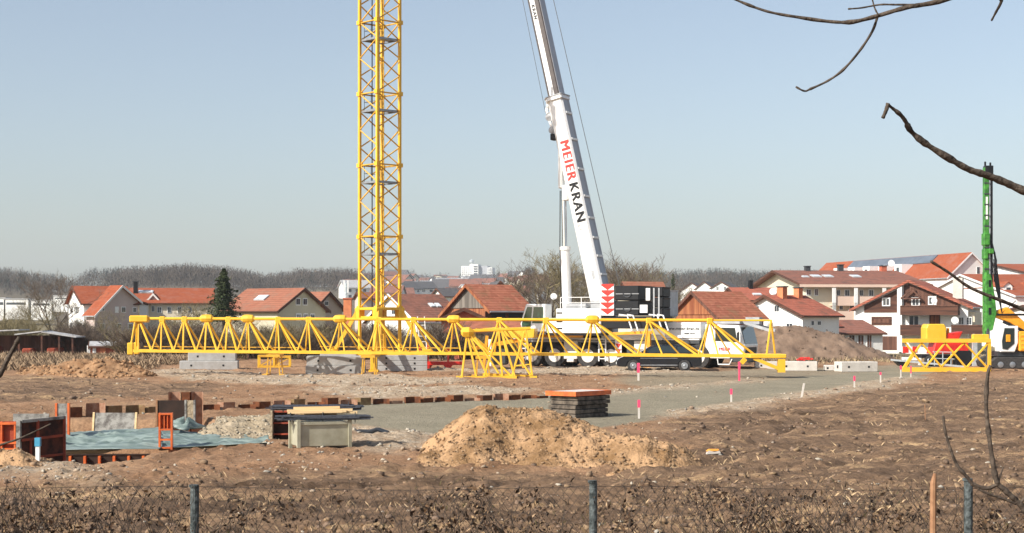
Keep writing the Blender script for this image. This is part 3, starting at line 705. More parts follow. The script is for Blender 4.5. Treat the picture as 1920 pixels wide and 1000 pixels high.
O('step',MB().tube([(11.5,-1.4,.62),(11.55,-1.42,.3),(12.2,-1.42,.3),(12.35,-1.4,.6)],.04,5),'white_paint',cb)
O('mirror',MB().hexa((12.7,-1.65,1.6),(12.8,-1.5,2.1)).beam((12.75,-1.4,2.15),(12.75,-1.58,2.0),.04),'black_paint',cb)
for s_ in (-1,1): O('headlight',MB().hexa((13.0,s_*1.0-.18,.78),(13.09,s_*1.0+.18,.93)),'head_glass',cb)
mt=Matrix.Translation((11.9,-1.34,1.15))@Matrix.Rotation(R(90),4,'X'); O('lettering',text_mb('MEIER',.26,mt,.01,0),'red_paint',cb)
mb=MB().hexa((11.0,-1.1,2.58),(12.7,1.1,2.72)); O('roof_rack',mb,'grey_paint',cb)
O('front_cradle',MB().beam((12.6,-.5,2.7),(14.3,-.5,2.2),.16).beam((12.6,.5,2.7),(14.3,.5,2.2),.16).box((13.2,0,2.75),(.8,.6,.4)),'grey_paint')
# superstructure (slewed): frame sc_ in its own local axes
SC=P(1100,600,93.5); sup=O('slewing_platform',MB().lathe([(1.0,1.76),(1.0,2.0)],(0,0,0),'z',24),'black_paint')
sup.parent=tr; 
import mathutils
Wt=Matrix.Translation(rear)@Matrix.Rotation(ty,4,'Z'); Ws=Matrix.Translation((SC.x,SC.y,0))@Matrix.Rotation(R(155),4,'Z')
Lm=Wt.inverted()@Ws
sup.location=Lm.to_translation(); sup.rotation_euler=Lm.to_euler()
def SP(n,mb,m,**k): return O(n,mb,m,sup,**k)
SP('machinery_house',MB().hexa((-1.45,.35,2.02),(1.35,1.4,3.45)).hexa((1.35,.4,2.02),(1.95,1.38,2.9)),'white_paint',bevel=.04)
SP('machinery_house',MB().hexa((-1.45,-1.4,2.02),(1.8,-.4,3.3)),'white_paint',bevel=.04)
mb=MB()
for z in (3.2,2.7,2.3): mb.hexa((.95,1.4,z-.04),(1.3,1.42,z+.04))
SP('door_handles',mb,'black_paint'); 
mb=MB()
for z in (3.25,3.05,2.85,2.62,2.4):
    for xx in (-1.2,-.5,.2): mb.hexa((xx,1.4,z),(xx+.5,1.412,z+.03))
SP('vent_slots',mb,'grey_paint')
SP('swing_frame',MB().hexa((-.2,.7,1.78),(3.5,1.15,2.0)),'orange_machine')
SP('skirt',MB().hexa((-1.5,-1.2,1.9),(1.9,1.3,2.03)),'black_paint')
cabp=SP('crane_cab',MB().prism([(2.0,2.1),(3.45,2.1),(3.62,2.55),(3.25,3.72),(2.0,3.72)],.5,1.42),'white_paint',bevel=.04)
O('side_window',MB().prism([(2.15,2.6),(2.85,2.6),(2.75,3.55),(2.15,3.55)],1.41,1.44),'green_glass',cabp)
O('side_window',MB().prism([(2.95,2.4),(3.5,2.4),(3.5,2.6),(3.17,3.55),(2.85,3.55)],1.41,1.44),'green_glass',cabp)
O('windscreen',MB().add([(3.64,.55,2.6),(3.64,1.37,2.6),(3.3,1.37,3.62),(3.3,.55,3.62),(3.5,.55,2.6),(3.5,1.37,2.6),(3.2,1.37,3.62),(3.2,.55,3.62)],[(0,1,2,3),(7,6,5,4),(0,4,5,1),(1,5,6,2),(2,6,7,3),(3,7,4,0)]),'green_glass',cabp)
O('catwalk',MB().hexa((1.95,.5,1.95),(3.7,1.5,2.04)),'dark_steel',cabp)
SP('winch_housing',MB().hexa((-1.5,-.9,3.3),(-.6,.9,3.95)).hexa((-.4,.2,3.45),(.9,1.0,3.75)),'grey_paint',bevel=.04)
mb=MB()
for xx in (-1.4,-.2,1.1): mb.tube([(xx,1.3,3.45),(xx,1.3,4.1)],.025,4)
mb.tube([(-1.4,1.3,4.1),(1.1,1.3,4.1)],.025,4); mb.tube([(-1.4,1.3,3.8),(1.1,1.3,3.8)],.02,4)
SP('hand_rail',mb,'white_paint')
SP('cradle_frame',MB().beam((.9,0,3.0),(2.3,0,2.4),.3),'white_paint')
# boom
el=R(77.0); ax=Vector((math.cos(el),0,math.sin(el))); nb=Vector((-math.sin(el),0,math.cos(el))); Yv=Vector((0,1,0)); foot=Vector((-1.12,0,2.6))
def sect(hb,wb,a,b_,ch=.22,rnd_=.3):
    h,w_=hb/2,wb/2
    poly=[(h,-w_+.06),(h-.06,-w_),(-h+rnd_,-w_),(-h+.08,-w_+rnd_*.8),(-h,-w_*.3),(-h,w_*.3),(-h+.08,w_-rnd_*.8),(-h+rnd_,w_),(h-.06,w_),(h,w_-.06)]
    mb=MB(); n=len(poly)
    for t in (a,b_):
        for (p,q) in poly: mb.v.append(tuple(foot+ax*t+nb*p+Yv*q))
    mb.f=[tuple(range(n))[::-1],tuple(range(n,2*n))]+[(i,(i+1)%n,(i+1)%n+n,i+n) for i in range(n)]
    return mb
Lb=13.55
bm_=SP('boom',sect(1.02,1.12,-.2,Lb),'white_paint')
O('boom_back_shade',sect(.03,1.0,0,Lb-.1,rnd_=.01).xf(Matrix.Translation(nb*.52)),'boom_back',bm_)  # thin grey sheet, painted shade on the side turned from the sun
O('boom_collar',sect(1.2,1.34,Lb-.12,Lb+.08),'white_paint',bm_)
O('collar_grey_ring',sect(1.3,1.4,Lb+.08,Lb+.14),'grey_paint',bm_)  # grey outer ring just above the boom collar
# inner telescoped sections
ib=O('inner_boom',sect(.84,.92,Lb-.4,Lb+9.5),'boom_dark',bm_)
mb=MB()
for (p,q,mm) in ((-.12,.30,'white_paint'),): pass
def strip(p0,p1,yq,th,a,b_):
    mb=MB()
    for t in (a,b_):
        for (p,q) in ((p0,yq),(p1,yq),(p1,yq+th),(p0,yq+th)): mb.v.append(tuple(foot+ax*t+nb*p+Yv*q))
    mb.f=[(3,2,1,0),(4,5,6,7)]+[(i,(i+1)%4,(i+1)%4+4,i+4) for i in range(4)]; return mb
O('side_stripe',strip(-.18,.12,.46,.006,Lb+.1,Lb+9.5),'white_paint',ib)
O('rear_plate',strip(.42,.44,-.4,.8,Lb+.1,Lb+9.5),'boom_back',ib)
mtb=Matrix((( (-ax).x, nb.x, 0,0),((-ax).y,nb.y,1,0),((-ax).z,nb.z,0,0),(0,0,0,1)))
def btext(t,size,along,yq,pn=0,off=.02):
    m4=Matrix(mtb); o_=foot+ax*along+nb*pn+Yv*yq; out=MB()
    for k in (-1,0,1):
        m4.translation=o_-ax*(off*k)+Yv*(.001*k); q=text_mb(t,size,m4.copy(),.008,0,1.18); out.add(q.v,q.f)
    return out
O('lettering',btext('MEIER',.8,9.75,.567,.12,.035),'red_paint',bm_)
O('lettering',btext('KRAN',.8,7.2,.567,.12,.035),'black_paint',bm_)
O('lettering',btext('KRAN',.3,Lb+5.3,.472,-.03,.01),'black_paint',ib)
O('emblem',MB().tube([foot+ax*(5.75+.14*math.sin(a))+nb*(.14*math.cos(a))+Yv*.567 for a in np.linspace(0,5.2,10)],.025,4),'grey_paint',bm_)
O('inspection_hatch',strip(.08,.26,.56,.012,2.6,3.1),'grey_paint',bm_)
mb=MB()
for t in (Lb-1.0,Lb-2.6,Lb-4.4,7.5,6.2,5.0,3.9,2.8,1.7):
    c=foot+ax*t+nb*.58; mb.box(tuple(c),(.1,.9,.12))
O('rope_guides',mb,'white_paint',bm_)
c=foot+ax*(Lb-.9)-nb*.62
O('sheave',MB().lathe([(.1,-.1),(.28,-.06),(.28,.06),(.1,.1)],tuple(c),'y',14).lathe([(.08,-.1),(.22,-.06),(.22,.06),(.08,.1)],tuple(foot+ax*(Lb-1.7)-nb*.66),'y',14),'grey_paint',bm_)
O('sheave_bracket',MB().beam(foot+ax*(Lb+.1)-nb*.5,foot+ax*(Lb-.5)-nb*.75,.14).beam(foot+ax*(Lb-.5)-nb*.75,foot+ax*(Lb-2.3)-nb*.6,.12),'white_paint',bm_)
O('motor',MB().box(tuple(foot+ax*(Lb-2.15)-nb*.6),(.4,.5,.38)),'black_paint',bm_,bevel=.04)
O('cylinder_bracket',MB().box(tuple(foot+ax*8.0-nb*.62),(.35,.6,.9)).box(tuple(foot+ax*9.6-nb*.58),(.25,.5,2.6)),'white_paint',bm_,bevel=.05)
lc=SP('lift_cylinder',MB().tube([(1.2,0,2.6),(1.38,0,6.95)],.28,14).tube([(1.37,0,6.9),(1.38,0,7.1)],.33,14),'white_paint',smooth=False)
O('piston_rod',MB().tube([(1.38,0,6.9),(1.46,0,10.6)],.15,10),'chrome',lc); O('hose',MB().tube([(1.52,.1,3.2),(1.66,.1,7.0),(1.64,.1,10.4)],.03,4),'black_paint',lc)
SP('hoist_rope',MB().tube([foot+ax*22+nb*1.1,Vector((-2.1,0,4.6))],.022,4),'dark_steel'); SP('hoist_rope',MB().tube([foot+ax*22-nb*.75,foot+ax*(Lb-.6)-nb*.85],.016,4),'dark_steel')
# counterweights
def cwt(x0,x1,z0,z1,y0=-1.35,y1=1.35): return MB().prism([(x0,z0),(x1,z0),(x1,z1-.05),(x1+.05,z1),(x0-.05,z1),(x0,z1-.05)],y0,y1)
for i in range(2): SP('counterweight',cwt(-3.75,-2.3,3.05+i*.86,3.88+i*.86),'black_paint',bevel=.05)
for k in range(3): SP('counterweight',cwt(-5.2,-4.5,2.9+k*.6,3.46+k*.6,.1,1.35),'black_paint',bevel=.05)
for k in range(2): SP('groove_plate',MB().hexa((-5.0+k*.3,1.35,2.95),(-4.92+k*.3,1.38,4.6)),'grey_paint')
for k in range(2): SP('groove_plate',MB().hexa((-3.75,1.352,3.4+k*.86),(-2.35,1.37,3.44+k*.86)),'grey_paint')
SP('counterweight',cwt(-5.15,-4.4,3.0,4.5,-1.4,.1),'grey_paint',bevel=.05)
SP('ballast_core',MB().hexa((-5.0,-.9,2.3),(-1.4,1.3,3.0)),'black_paint',bevel=.04)
SP('label_plate',MB().hexa((-4.3,1.38,3.2),(-3.85,1.46,3.65)).hexa((-4.35,1.1,3.9),(-4.1,1.16,4.6)),'white_paint')
mb=MB()
for xx in (-2.75,): mb.tube([(xx-.3+.3*math.cos(a)*.8,1.37,4.3+.22*math.sin(a)) for a in np.linspace(3.14,6.28,9)],.04,5); mb.tube([(xx-.3+.3*math.cos(a)*.8,1.37,3.5+.22*math.sin(a)) for a in np.linspace(3.14,6.28,9)],.04,5)
SP('lifting_lug',mb,'dark_steel')
wp=SP('warning_board',MB().hexa((-2.25,1.3,3.05),(-1.5,1.42,4.85)),'white_paint')
mb=MB()
for k in range(5): z=3.1+k*.35; mb.prism([(-2.25,z+.35),(-1.5,z+.35),(-1.5,z+.26),(-1.87,z+.0),(-2.25,z+.26)],1.425,1.435)
O('red_chevrons',mb,'red_paint',wp)
mb=MB()
for xx in (-3.2,-5.0): mb.tube([(xx-.3,1.75,2.2),(xx,1.75,3.05),(xx+.5,1.75,3.1)],.05,4); mb.tube([(xx-.65,1.75,2.2),(xx-.35,1.75,3.05),(xx,1.75,3.1)],.05,4)
SP('rail_frame',mb,'white_paint')
SP('outrigger_jack',MB().beam((-4.4,1.5,.2),(-4.4,1.5,2.1),.22).box((-4.4,1.5,.1),(.8,.8,.14)).beam((-2.0,1.45,2.0),(-4.6,1.5,2.1),.16),'orange_machine')
# ------------------------------------------------------------------ black car
def car():
    a=G(1165,698); t=thing('parked_car','black estate car parked in front of the mobile crane','car',(G(1240,698).x,87.3,0),R(176))
    # x forward; length 4.6, camera side is +y after the turn
    prof=[(-2.3,.42),(-2.3,.85),(-2.22,1.0),(2.25,.62),(2.3,.42)]
    low=MB().prism([(-2.28,.3),(-2.32,.6),(-2.28,.93),(-1.9,.97),(.85,.95),(1.9,.82),(2.22,.68),(2.3,.5),(2.22,.28),(1.75,.25),(1.68,.5),(1.38,.66),(1.08,.5),(1.0,.24),(-1.0,.24),(-1.08,.5),(-1.38,.66),(-1.68,.5),(-1.76,.26)],-.88,.88)
    b_=obj('body',low,'black_car',t,bevel=.04)
    gh=MB()
    lo_=[(-2.2,.96),(1.0,.95)]; 
    sec=[(-2.2,.95,.84),(-1.95,1.36,.66),(-1.2,1.45,.64),(-.1,1.45,.64),(.35,1.38,.66),(1.1,.94,.82)]
    for x_,z_,y_ in sec: gh.v+=[(x_,-y_,z_),(x_,y_,z_)]
    gh.v+=[(-2.2,-.84,.93),(-2.2,.84,.93),(1.1,-.82,.92),(1.1,.82,.92)]
    gh.f=[(0,1,3,2),(2,3,5,4),(4,5,7,6),(6,7,9,8),(8,9,11,10),(0,2,4,6,8,10,14,12),(1,13,15,11,9,7,5,3)]
    # side walls must slope outward at the base
    obj('cabin',gh,'black_car',t)
    for s_ in (-1,1):
        f=lambda x_,z_,k: (x_,s_*(.655+(1.4-z_)*.4+k),z_)
        for q in ([(-1.95,1.02),(-1.0,1.02),(-1.0,1.36),(-1.8,1.33)],[(-.93,1.02),(-.1,1.02),(-.1,1.38),(-.93,1.37)],[(-.03,1.02),(.78,1.0),(.3,1.32),(-.03,1.38)]):
            mb=MB(); mb.v=[f(x_,z_,.0) for x_,z_ in q]+[f(x_,z_,.03) for x_,z_ in q]; mb.f=[(0,1,2,3),(7,6,5,4)]+[(i,(i+1)%4,(i+1)%4+4,i+4) for i in range(4)]
            obj('side_window',mb,'glass',t)
        obj('headlight',MB().hexa((2.02,s_*.68-.16,.58),(2.27,s_*.68+.16,.72)),'head_glass',t,bevel=.03)
        obj('tail_light',MB().hexa((-2.34,s_*.76-.12,.78),(-2.1,s_*.76+.13,.93)),'tail_red',t,bevel=.02)
        obj('mirror',MB().hexa((.55,s_*.98-.09,.96),(.75,s_*.98+.09,1.08)),'black_car',t,bevel=.02)
        for xx in (-1.38,1.38): 
            wheel(t,xx,s_*.78,.325,.22,'steel',s_)
    mb=MB(); mb.v=[(.38,-.6,1.37),(.38,.6,1.37),(1.05,.76,.98),(1.05,-.76,.98),(.42,-.6,1.4),(.42,.6,1.4),(1.1,.76,1.0),(1.1,-.76,1.0)]; mb.f=[(0,1,2,3),(7,6,5,4)]+[(i,(i+1)%4,(i+1)%4+4,i+4) for i in range(4)]
    obj('windscreen',mb,'glass',t)
    obj('number_plate',MB().hexa((2.29,-.26,.38),(2.32,.26,.5)),'white_paint',t)
    obj('sill_trim',MB().hexa((-1.0,.86,.34),(1.0,.895,.37)).hexa((-1.0,.86,.72),(1.0,.89,.735)),'grey_paint',t)
    return t
car()
# ------------------------------------------------------------------ concrete blocks
def block(px0,px1,py0,py1,d,label,m='concrete',rot=0,dep=1.0,z0=None,end=None):
    a=P(px0,py1,d); b_=P(px1,py0,d); cx=(a.x+b_.x)/2; Lx=b_.x-a.x; h=b_.z-a.z; zz=a.z if z0 is None else z0
    t=thing('concrete_block',label,'concrete block',(cx,d+dep/2,max(zz,0)),R(rot))
    obj('block',MB().hexa((-Lx/2,-dep/2,0),(Lx/2,dep/2,h)),m,t,bevel=.025)
    mb=MB()
    for fx in (-.3,.25): mb.hexa((Lx*fx-.05,-dep/2-.012,h*.5-.05),(Lx*fx+.05,-dep/2+.02,h*.5+.05))
    mb.hexa((-Lx/2-.012,-.09,h*.5-.08),(-Lx/2+.02,.09,h*.5+.08))
    obj('lifting_socket',mb,'black_paint',t)
block(336,444,677,694,89,'long grey concrete block, bottom one under the left jib end',rot=5,dep=.9)
block(352,440,660,677,89.2,'long grey concrete block resting on top of the left stack',rot=5,dep=.9,z0=.512)
block(572,684,686,703,81.6,'long grey concrete block, bottom one left of the mast foot',rot=4,dep=.9)
block(574,683,668,686,81.7,'long grey concrete block, top one left of the mast foot',rot=4,dep=.9,z0=.465)
for i,w_ in enumerate(('bottom','middle','top')):
    block(704,800,662+(2-i)*9.9,671.9+(2-i)*9.9,87,'grey concrete slab right of the mast foot, %s of three'%w_,rot=3,dep=1.4,z0=.0+i*.29)
block(600,668,662,692,87.6,'grey concrete slab half hidden behind the mast foot',rot=0,dep=1.2)
for i,(a_,b_,c_,e_,d_,l_) in enumerate(((1418,1474,677,692,90,'pale concrete block below the right jib tip'),(1462,1534,679,697,87.5,'pale concrete block with red straps on it'),(1549,1573,686,696,88,'small pale concrete block between two longer ones'),(1572,1645,679,698,86,'pale concrete block standing alone nearest the pegs'))):
    block(a_,b_,c_,e_,d_,l_,'concrete_pale',rot=-6 if i<3 else 12,dep=1.0,z0=-.01)
p=P(1512,680,87.7)
mb=MB()
for k in range(9): 
    q=[Vector((rnd.uniform(-.5,.5),rnd.uniform(-.3,.3),rnd.uniform(0,.18))) for _ in range(4)]; mb.tube(q,.03,4)
o=obj('strap_bundle',mb,'red_paint'); o.location=(p.x,88,.56); tag(o,'tangle of red lifting straps on a pale concrete block','straps')
# red stand
rp=G(822,692); t=thing('steel_stand','red steel stand between the concrete slabs and the lattice section','steel stand',(rp.x,rp.y,0),R(3))
mb=MB()
obj('beam',MB().hexa((-1.35,-.15,.22),(1.35,.15,.42)).hexa((-1.35,.85,.22),(1.0,1.1,.4)),'red_paint',t,bevel=.02)
for xx in (-1.05,-.6,.55): obj('post',MB().beam((xx,0,.3),(xx,0,1.5 if xx<0 else 1.2),.1),'red_paint',t)
for xx in (-.6,.55): obj('foot',MB().prism([(xx-.3,.25),(xx+.3,.25),(xx+.08,0),(xx-.08,0)],-.3,.3),'red_paint',t)
# white step ladder near red stand
p=G(797,690); t=thing('ladder','white metal ladder leaning near the red steel stand','ladder',(p.x,p.y-.5,0))
mb=MB()
for dx in (-.2,.2): mb.beam((dx,0,0),(dx-.25,.6,3.0),.05)
for k in range(9): z=.25+k*.32; mb.beam((-.2-z*.083,z*.2,z),(.2-z*.083,z*.2,z),.04)
obj('rails',mb,'white_dirty',t)
# yellow platform left of the crane
p=P(955,690,90); t=thing('crane_platform','yellow steel crane platform part resting left of the mobile crane','crane part',(p.x,91,0),R(-8))
obj('deck',MB().prism([(-.3,2.0),(.2,1.75),(1.5,1.78),(1.55,2.3),(-.9,2.38)],-.7,.7),'yellow_paint',t,bevel=.03)
obj('beam',MB().beam((-1.9,-.4,1.2),(.8,-.4,1.7),.22).beam((-1.9,.4,1.2),(.8,.4,1.7),.22).beam((-1.4,-.5,.1),(-1.2,-.5,1.9),.16).beam((.9,-.5,.1),(.6,-.5,1.8),.16),'orange_machine',t)
obj('rail',MB().tube([(-1.9,-.5,1.3),(-1.9,-.5,2.3),(-.6,-.5,2.35)],.03,4).tube([(.4,-.5,.2),(1.3,-.5,.3),(1.3,-.5,1.5)],.06,4),'yellow_paint',t)
obj('motor',MB().box((-.6,0,.7),(1.0,.9,.9)).box((.3,.1,.5),(.5,.7,.8)),'dark_steel',t,bevel=.08)
obj('striped_post',MB().beam((-1.0,-.75,.2),(-1.0,-.75,1.7),.16),'white_paint',t)
# ------------------------------------------------------------------ drill rig
dg_=P(1852,600,92.5)
t=thing('drilling_rig','green masted drilling rig on an orange tracked excavator at the right edge','drilling rig',(dg_.x,92.5,0),0)
obj('mast',MB().hexa((-.24,-.2,1.6),(.02,.2,11.6)),'green_paint',t,bevel=.02)
obj('mast_rail',MB().hexa((.02,-.16,1.2),(.1,-.1,11.2)),'galv',t); obj('drive_chain',MB().hexa((.1,-.18,2.4),(.24,.18,11.0)),'black_paint',t)
obj('mast_head',MB().hexa((-.2,-.25,11.15),(.26,.25,11.7)).beam((-.15,0,11.7),(-.15,0,11.95),.1).beam((.15,0,11.7),(.15,0,11.9),.1),'black_paint',t,bevel=.02)
obj('white_plate',MB().hexa((-.17,-.215,8.6),(-.06,-.2,9.9)),'white_paint',t)
obj('rotary_head',MB().hexa((-.29,-.3,7.1),(.06,.3,7.8)).hexa((-.27,-.3,6.3),(-.05,.3,6.9)).box((.1,-.3,6.75),(.3,.2,.3)),'green_paint',t,bevel=.04)
obj('lower_carriage',MB().prism([(-.22,2.1),(.2,2.2),(.42,3.2),(.32,4.2),(.1,5.4),(-.22,5.6)],-.35,.35),'green_paint',t,bevel=.04)
mb=MB()
for k in range(5): mb.tube([(.2+.04*k,-.2,5.9+.2*k),(.42+.05*k,-.25,4.6),(.75,-.2,3.2),(1.6,-.1,3.9)],.03,5)
for k in range(3): mb.tube([(.15,-.25,7.4),(.35+.04*k,-.3,6.2),(.3,-.25,5.0)],.03,5)
obj('hoses',mb,'black_paint',t)
for zz in np.arange(2.6,11,.62): obj('mast_bracket',MB().hexa((-.26,-.23,zz),(.04,-.2,zz+.07)),'dark_steel',t)
for zz in (3.1,3.9,4.7): obj('slot',MB().hexa((-.05,-.365,zz),(.1,-.351,zz+.4)),'black_paint',t)
obj('drill_pipe',MB().tube([(-.1,-.3,.0),(-.1,-.3,2.3)],.09,8),'dark_steel',t)
obj('arm',MB().prism([(.5,3.35),(1.1,3.55),(2.0,2.75),(2.6,2.2),(2.2,1.9),(1.3,2.6),(.4,2.95)],-.2,.2),'orange_machine',t,bevel=.04)
obj('arm_cylinder',MB().tube([(.45,-.3,3.1),(2.2,-.3,3.1)],.06,6).tube([(.8,-.3,2.7),(2.3,-.3,2.0)],.09,6),'black_paint',t)
cb=obj('cab',MB().prism([(.35,.95),(1.2,.95),(1.4,1.5),(1.4,2.45),(.5,2.45),(.3,1.5)],-1.2,-.2),'white_paint',t,bevel=.05)
obj('window',MB().prism([(.48,1.15),(.75,1.1),(1.15,1.45),(1.15,2.33),(.6,2.33),(.45,1.6)],-1.23,-1.18),'glass',cb)
obj('seat',MB().box((.8,-1.25,1.75),(.26,.04,.42)),'orange_machine',cb,bevel=.02)
obj('body',MB().hexa((1.42,-1.3,1.0),(4.6,1.2,2.15)),'orange_machine',t,bevel=.06)
mb=MB()
for k in range(4): mb.hexa((1.52,-1.33,1.15+k*.25),(1.8,-1.3,1.25+k*.25))
obj('vent',mb,'yellow_paint',t); obj('turntable',MB().hexa((.3,-1.0,.72),(4.2,1.0,1.0)),'dark_steel',t)
for sy in (-1,1):
    obj('track',MB().prism([(-.2,.1),(.1,0),(4.0,0),(4.3,.3),(4.1,.68),(.1,.68),(-.3,.4)],sy*1.2-.25,sy*1.2+.25),'rubber',t,bevel=.04)
    for k in range(6): obj('roller',MB().lathe([(.06,-.3),(.17,-.28),(.17,.28),(.06,.3)],(.3+k*.68,sy*1.2,.25),'y',12),'steel',t)
# pump trailer behind right lattice
p=P(1770,690,97); t=thing('pump_trailer','red and yellow pump trailer behind the rectangular lattice section','trailer',(p.x,97,0),R(2))
obj('yellow_cover',MB().prism([(-1.25,1.5),(-.02,1.5),(-.02,2.3),(-.15,2.55),(-1.15,2.55),(-1.25,2.3)],-.6,.6),'yellow_paint',t,bevel=.05)
obj('red_body',MB().prism([(-.9,.75),(1.3,.75),(1.3,1.5),(-.7,1.5)],-.7,.7),'red_paint',t,bevel=.04)
obj('hopper',MB().prism([(.0,1.5),(.7,1.5),(1.0,2.1),(-.1,1.95)],-.5,.5),'red_paint',t,bevel=.03)
obj('frame',MB().hexa((-1.6,-.8,.5),(1.9,.8,.7)),'black_paint',t)
obj('bin',MB().hexa((.4,-1.0,.0),(1.7,-.4,.95)).hexa((-1.2,-1.0,.05),(.2,-.6,.5)),'black_paint',t,bevel=.03)
mb=MB()
for xx in (-.9,-.4,.1): mb.beam((xx,-1.05,.05),(xx,-1.05,.9),.05)
mb.beam((-1.0,-1.05,.9),(.3,-1.05,.85),.05); mb.beam((-1.0,-1.05,.5),(.3,-1.05,.45),.05)
obj('grid_rack',mb,'galv',t)
for xx in (-1.1,1.5): wheel(t,xx,-.75,.33,.2,'galv',-1)
obj('column',MB().hexa((1.35,-1.3,0),(1.62,-1.1,1.65)),'galv',t); obj('exhaust',MB().tube([(.15,-.3,2.3),(.15,-.3,1.4)],.08,8),'orange_machine',t)
p=P(1735,684,93); t=thing('loading_ramp','black and silver sloping steel ramp behind the rectangular lattice section','ramp',(p.x,93,0))
obj('ramp_plate',MB().prism([(-1.9,.52),(-1.9,.42),(2.0,.05),(2.2,.05),(2.2,.14)],-.5,.5),'galv',t); obj('ramp_base',MB().prism([(-1.8,.4),(-1.0,.34),(-1.1,.12),(-1.5,.12)],-.45,.45),'black_paint',t)
p=P(1712,668,99); t=thing('site_barrier','red and white plastic barrier left of the pump trailer','barrier',(p.x,99,0))
obj('board',MB().hexa((-.7,-.03,.75),(.5,.03,1.15)).hexa((-.7,-.03,.3),(.5,.03,.5)),'white_paint',t); obj('red_bands',MB().hexa((-.65,-.05,.75),(-.3,-.03,1.15)).hexa((-.05,-.05,.75),(.25,-.05+.02,1.15)),'red_paint',t); obj('feet',MB().box((-.6,0,.2),(.08,.5,.4)).box((.4,0,.2),(.08,.5,.4)),'white_dirty',t)
# ------------------------------------------------------------------ pegs
def peg(px,pt,pb,label,top='pink_paint',lean=0,w_=.055,pole='concrete_pale',frac=.35,cat='survey peg'):
    p=G(px,pb); z0=gz(p.x,p.y); s_=F/p.y; h=(pb-pt)/s_
    t=thing('survey_peg',label,cat,(p.x,p.y,z0-.03),0); t.rotation_euler=(0,R(lean),0)
    obj('stake',MB().beam((0,0,-.1),(0,0,h*(1-frac)),w_),'white_dirty' if pole is None else pole,t)
    if top: obj('painted_tip',MB().beam((0,0,h*(1-frac)),(0,0,h+.03),w_*1.35),top,t)
    return t
peg(1198,750,785,'white peg with pink top on the grey pad right of the panel stack')
peg(1371,731,756,'pale peg with red top at the pad edge, nearest of the right hand row')
peg(1503,722,749,'bare pale peg leaning to the right at the pad edge',None,10,.06,frac=0)
peg(1602,707,730,'pale peg with red top in the middle of the row along the pad edge',w_=.05)
peg(1651,699,719,'pale peg, third from the far end of the row along the pad edge',w_=.05,frac=.2)
peg(1689,687,712,'pale peg with faint red top in front of the lattice section foot',w_=.05,frac=.25)
peg(1708,687,708,'thin reddish peg under the left end of the rectangular lattice section',w_=.04,frac=.6)
peg(1197,681,714,'white peg with a broad magenta top in front of the black car wheel',w_=.09,frac=.5)
peg(1386,680,716,'all pink peg standing in front of the mobile crane cab',w_=.07,pole='pink_paint')
peg(1735,762,792,'very thin reddish stick in the mud at right',None,-2,.02,pole='stick',frac=0)
peg(71,820,872,'white marker post with a blue top before the dark formwork','blue_paint',0,.075,'white_paint',.25,'marker post')
# ------------------------------------------------------------------ sheet piles
A=Vector((P(120,600,46.5).x,46.5)); B=Vector((P(1040,600,57.5).x,57.5)); Ld=(B-A); Ln=Ld.length; dr=Ld.normalized(); nl=Vector((-dr.y,dr.x))
spw=thing('sheet_pile_wall','rusty sheet pile wall running along the back of the pit and the grey pad','retaining wall',(A.x,A.y,0),math.atan2(dr.y,dr.x))
mat('pile_pale',(.36,.22,.15),.8,scale=6,c2=(.24,.11,.06)); mat('pile_rust',(.19,.065,.025),.85,scale=5,c2=(.08,.032,.018)); mat('pile_olive',(.24,.17,.085),.85,scale=5,c2=(.15,.08,.04))
npl=int(Ln/.62)
for i in range(npl):
    x0=i*.62; s_=.11 if i%2 else -.11; zt=.3-.17*i/npl+rnd.uniform(-.1,.06); 
    poly=[(x0+.06,s_),(x0+.45,s_),(x0+.62,-s_),(x0+.62,-s_+.02),(x0+.46,s_+.02),(x0+.05,s_+.02),(x0,-s_+.02),(x0,-s_)]
    poly=[(x0,-s_*.98),(x0+.1,s_*.98),(x0+.5,s_*.98),(x0+.6,-s_*.98),(x0+.6,-s_*.98+.02),(x0+.5,s_*.98+.02),(x0+.1,s_*.98+.02),(x0,-s_*.98+.02)]
    obj('pile',MB().prism(poly,-1.3,zt,'xy'),rnd.choice(['pile_pale','pile_rust','pile_rust','pile_olive']),spw)
# taller piles
p=P(345,600,44.5); t=thing('sheet_piles','three taller rusty sheet piles rising beside the brown formwork panel','sheet piles',(p.x,44.8,0),R(4))
for k,(x0,s_) in enumerate(((-.48,.1),(-.16,-.1),(.16,.1))):
    obj('pile',MB().prism([(x0,-s_),(x0+.05,s_),(x0+.27,s_),(x0+.32,-s_),(x0+.32,-s_+.02),(x0+.27,s_+.02),(x0+.05,s_+.02),(x0,-s_+.02)],-1,.78,'xy'),('pile_pale','pile_rust','pile_pale')[k],t)
# ------------------------------------------------------------------ pit formwork
def panel(name,label,px0,px1,py0,py1,d,m,cat='formwork panel',lean=0,rot=0,frame=None,th=.05):
    a=P(px0,py1,d); b_=P(px1,py0,d); wd=b_.x-a.x; h=b_.z-a.z
    t=thing(name,label,cat,((a.x+b_.x)/2,d,a.z),R(rot)); t.rotation_euler=(R(lean),0,R(rot))
    obj('plywood',MB().hexa((-wd/2,-th/2,0),(wd/2,th/2,h)),m,t)
    if frame:
        obj('edge_frame',MB().hexa((-wd/2-.05,-th/2-.02,0),(-wd/2,th/2+.02,h+.01)).hexa((wd/2,-th/2-.02,0),(wd/2+.05,th/2+.02,h+.01)),frame,t)
    return t
panel('shuttering_board','grey stained plywood panel leaning against the sheet piles',176,252,774,818,42,'ply',lean=-12,frame='timber')
panel('shuttering_board','narrow grey panel with a bright orange edge standing at the pit',108,127,757,822,38.5,'ply',frame='orange_paint')
panel('shuttering_board','dark brown framed panel standing upright by the taller sheet piles',296,348,751,800,42.5,'ply_brown',frame='stick')
panel('shuttering_board','small speckled pale panel right of the dark brown panel',350,363,751,800,42.4,'gravel_pale',frame='ply')
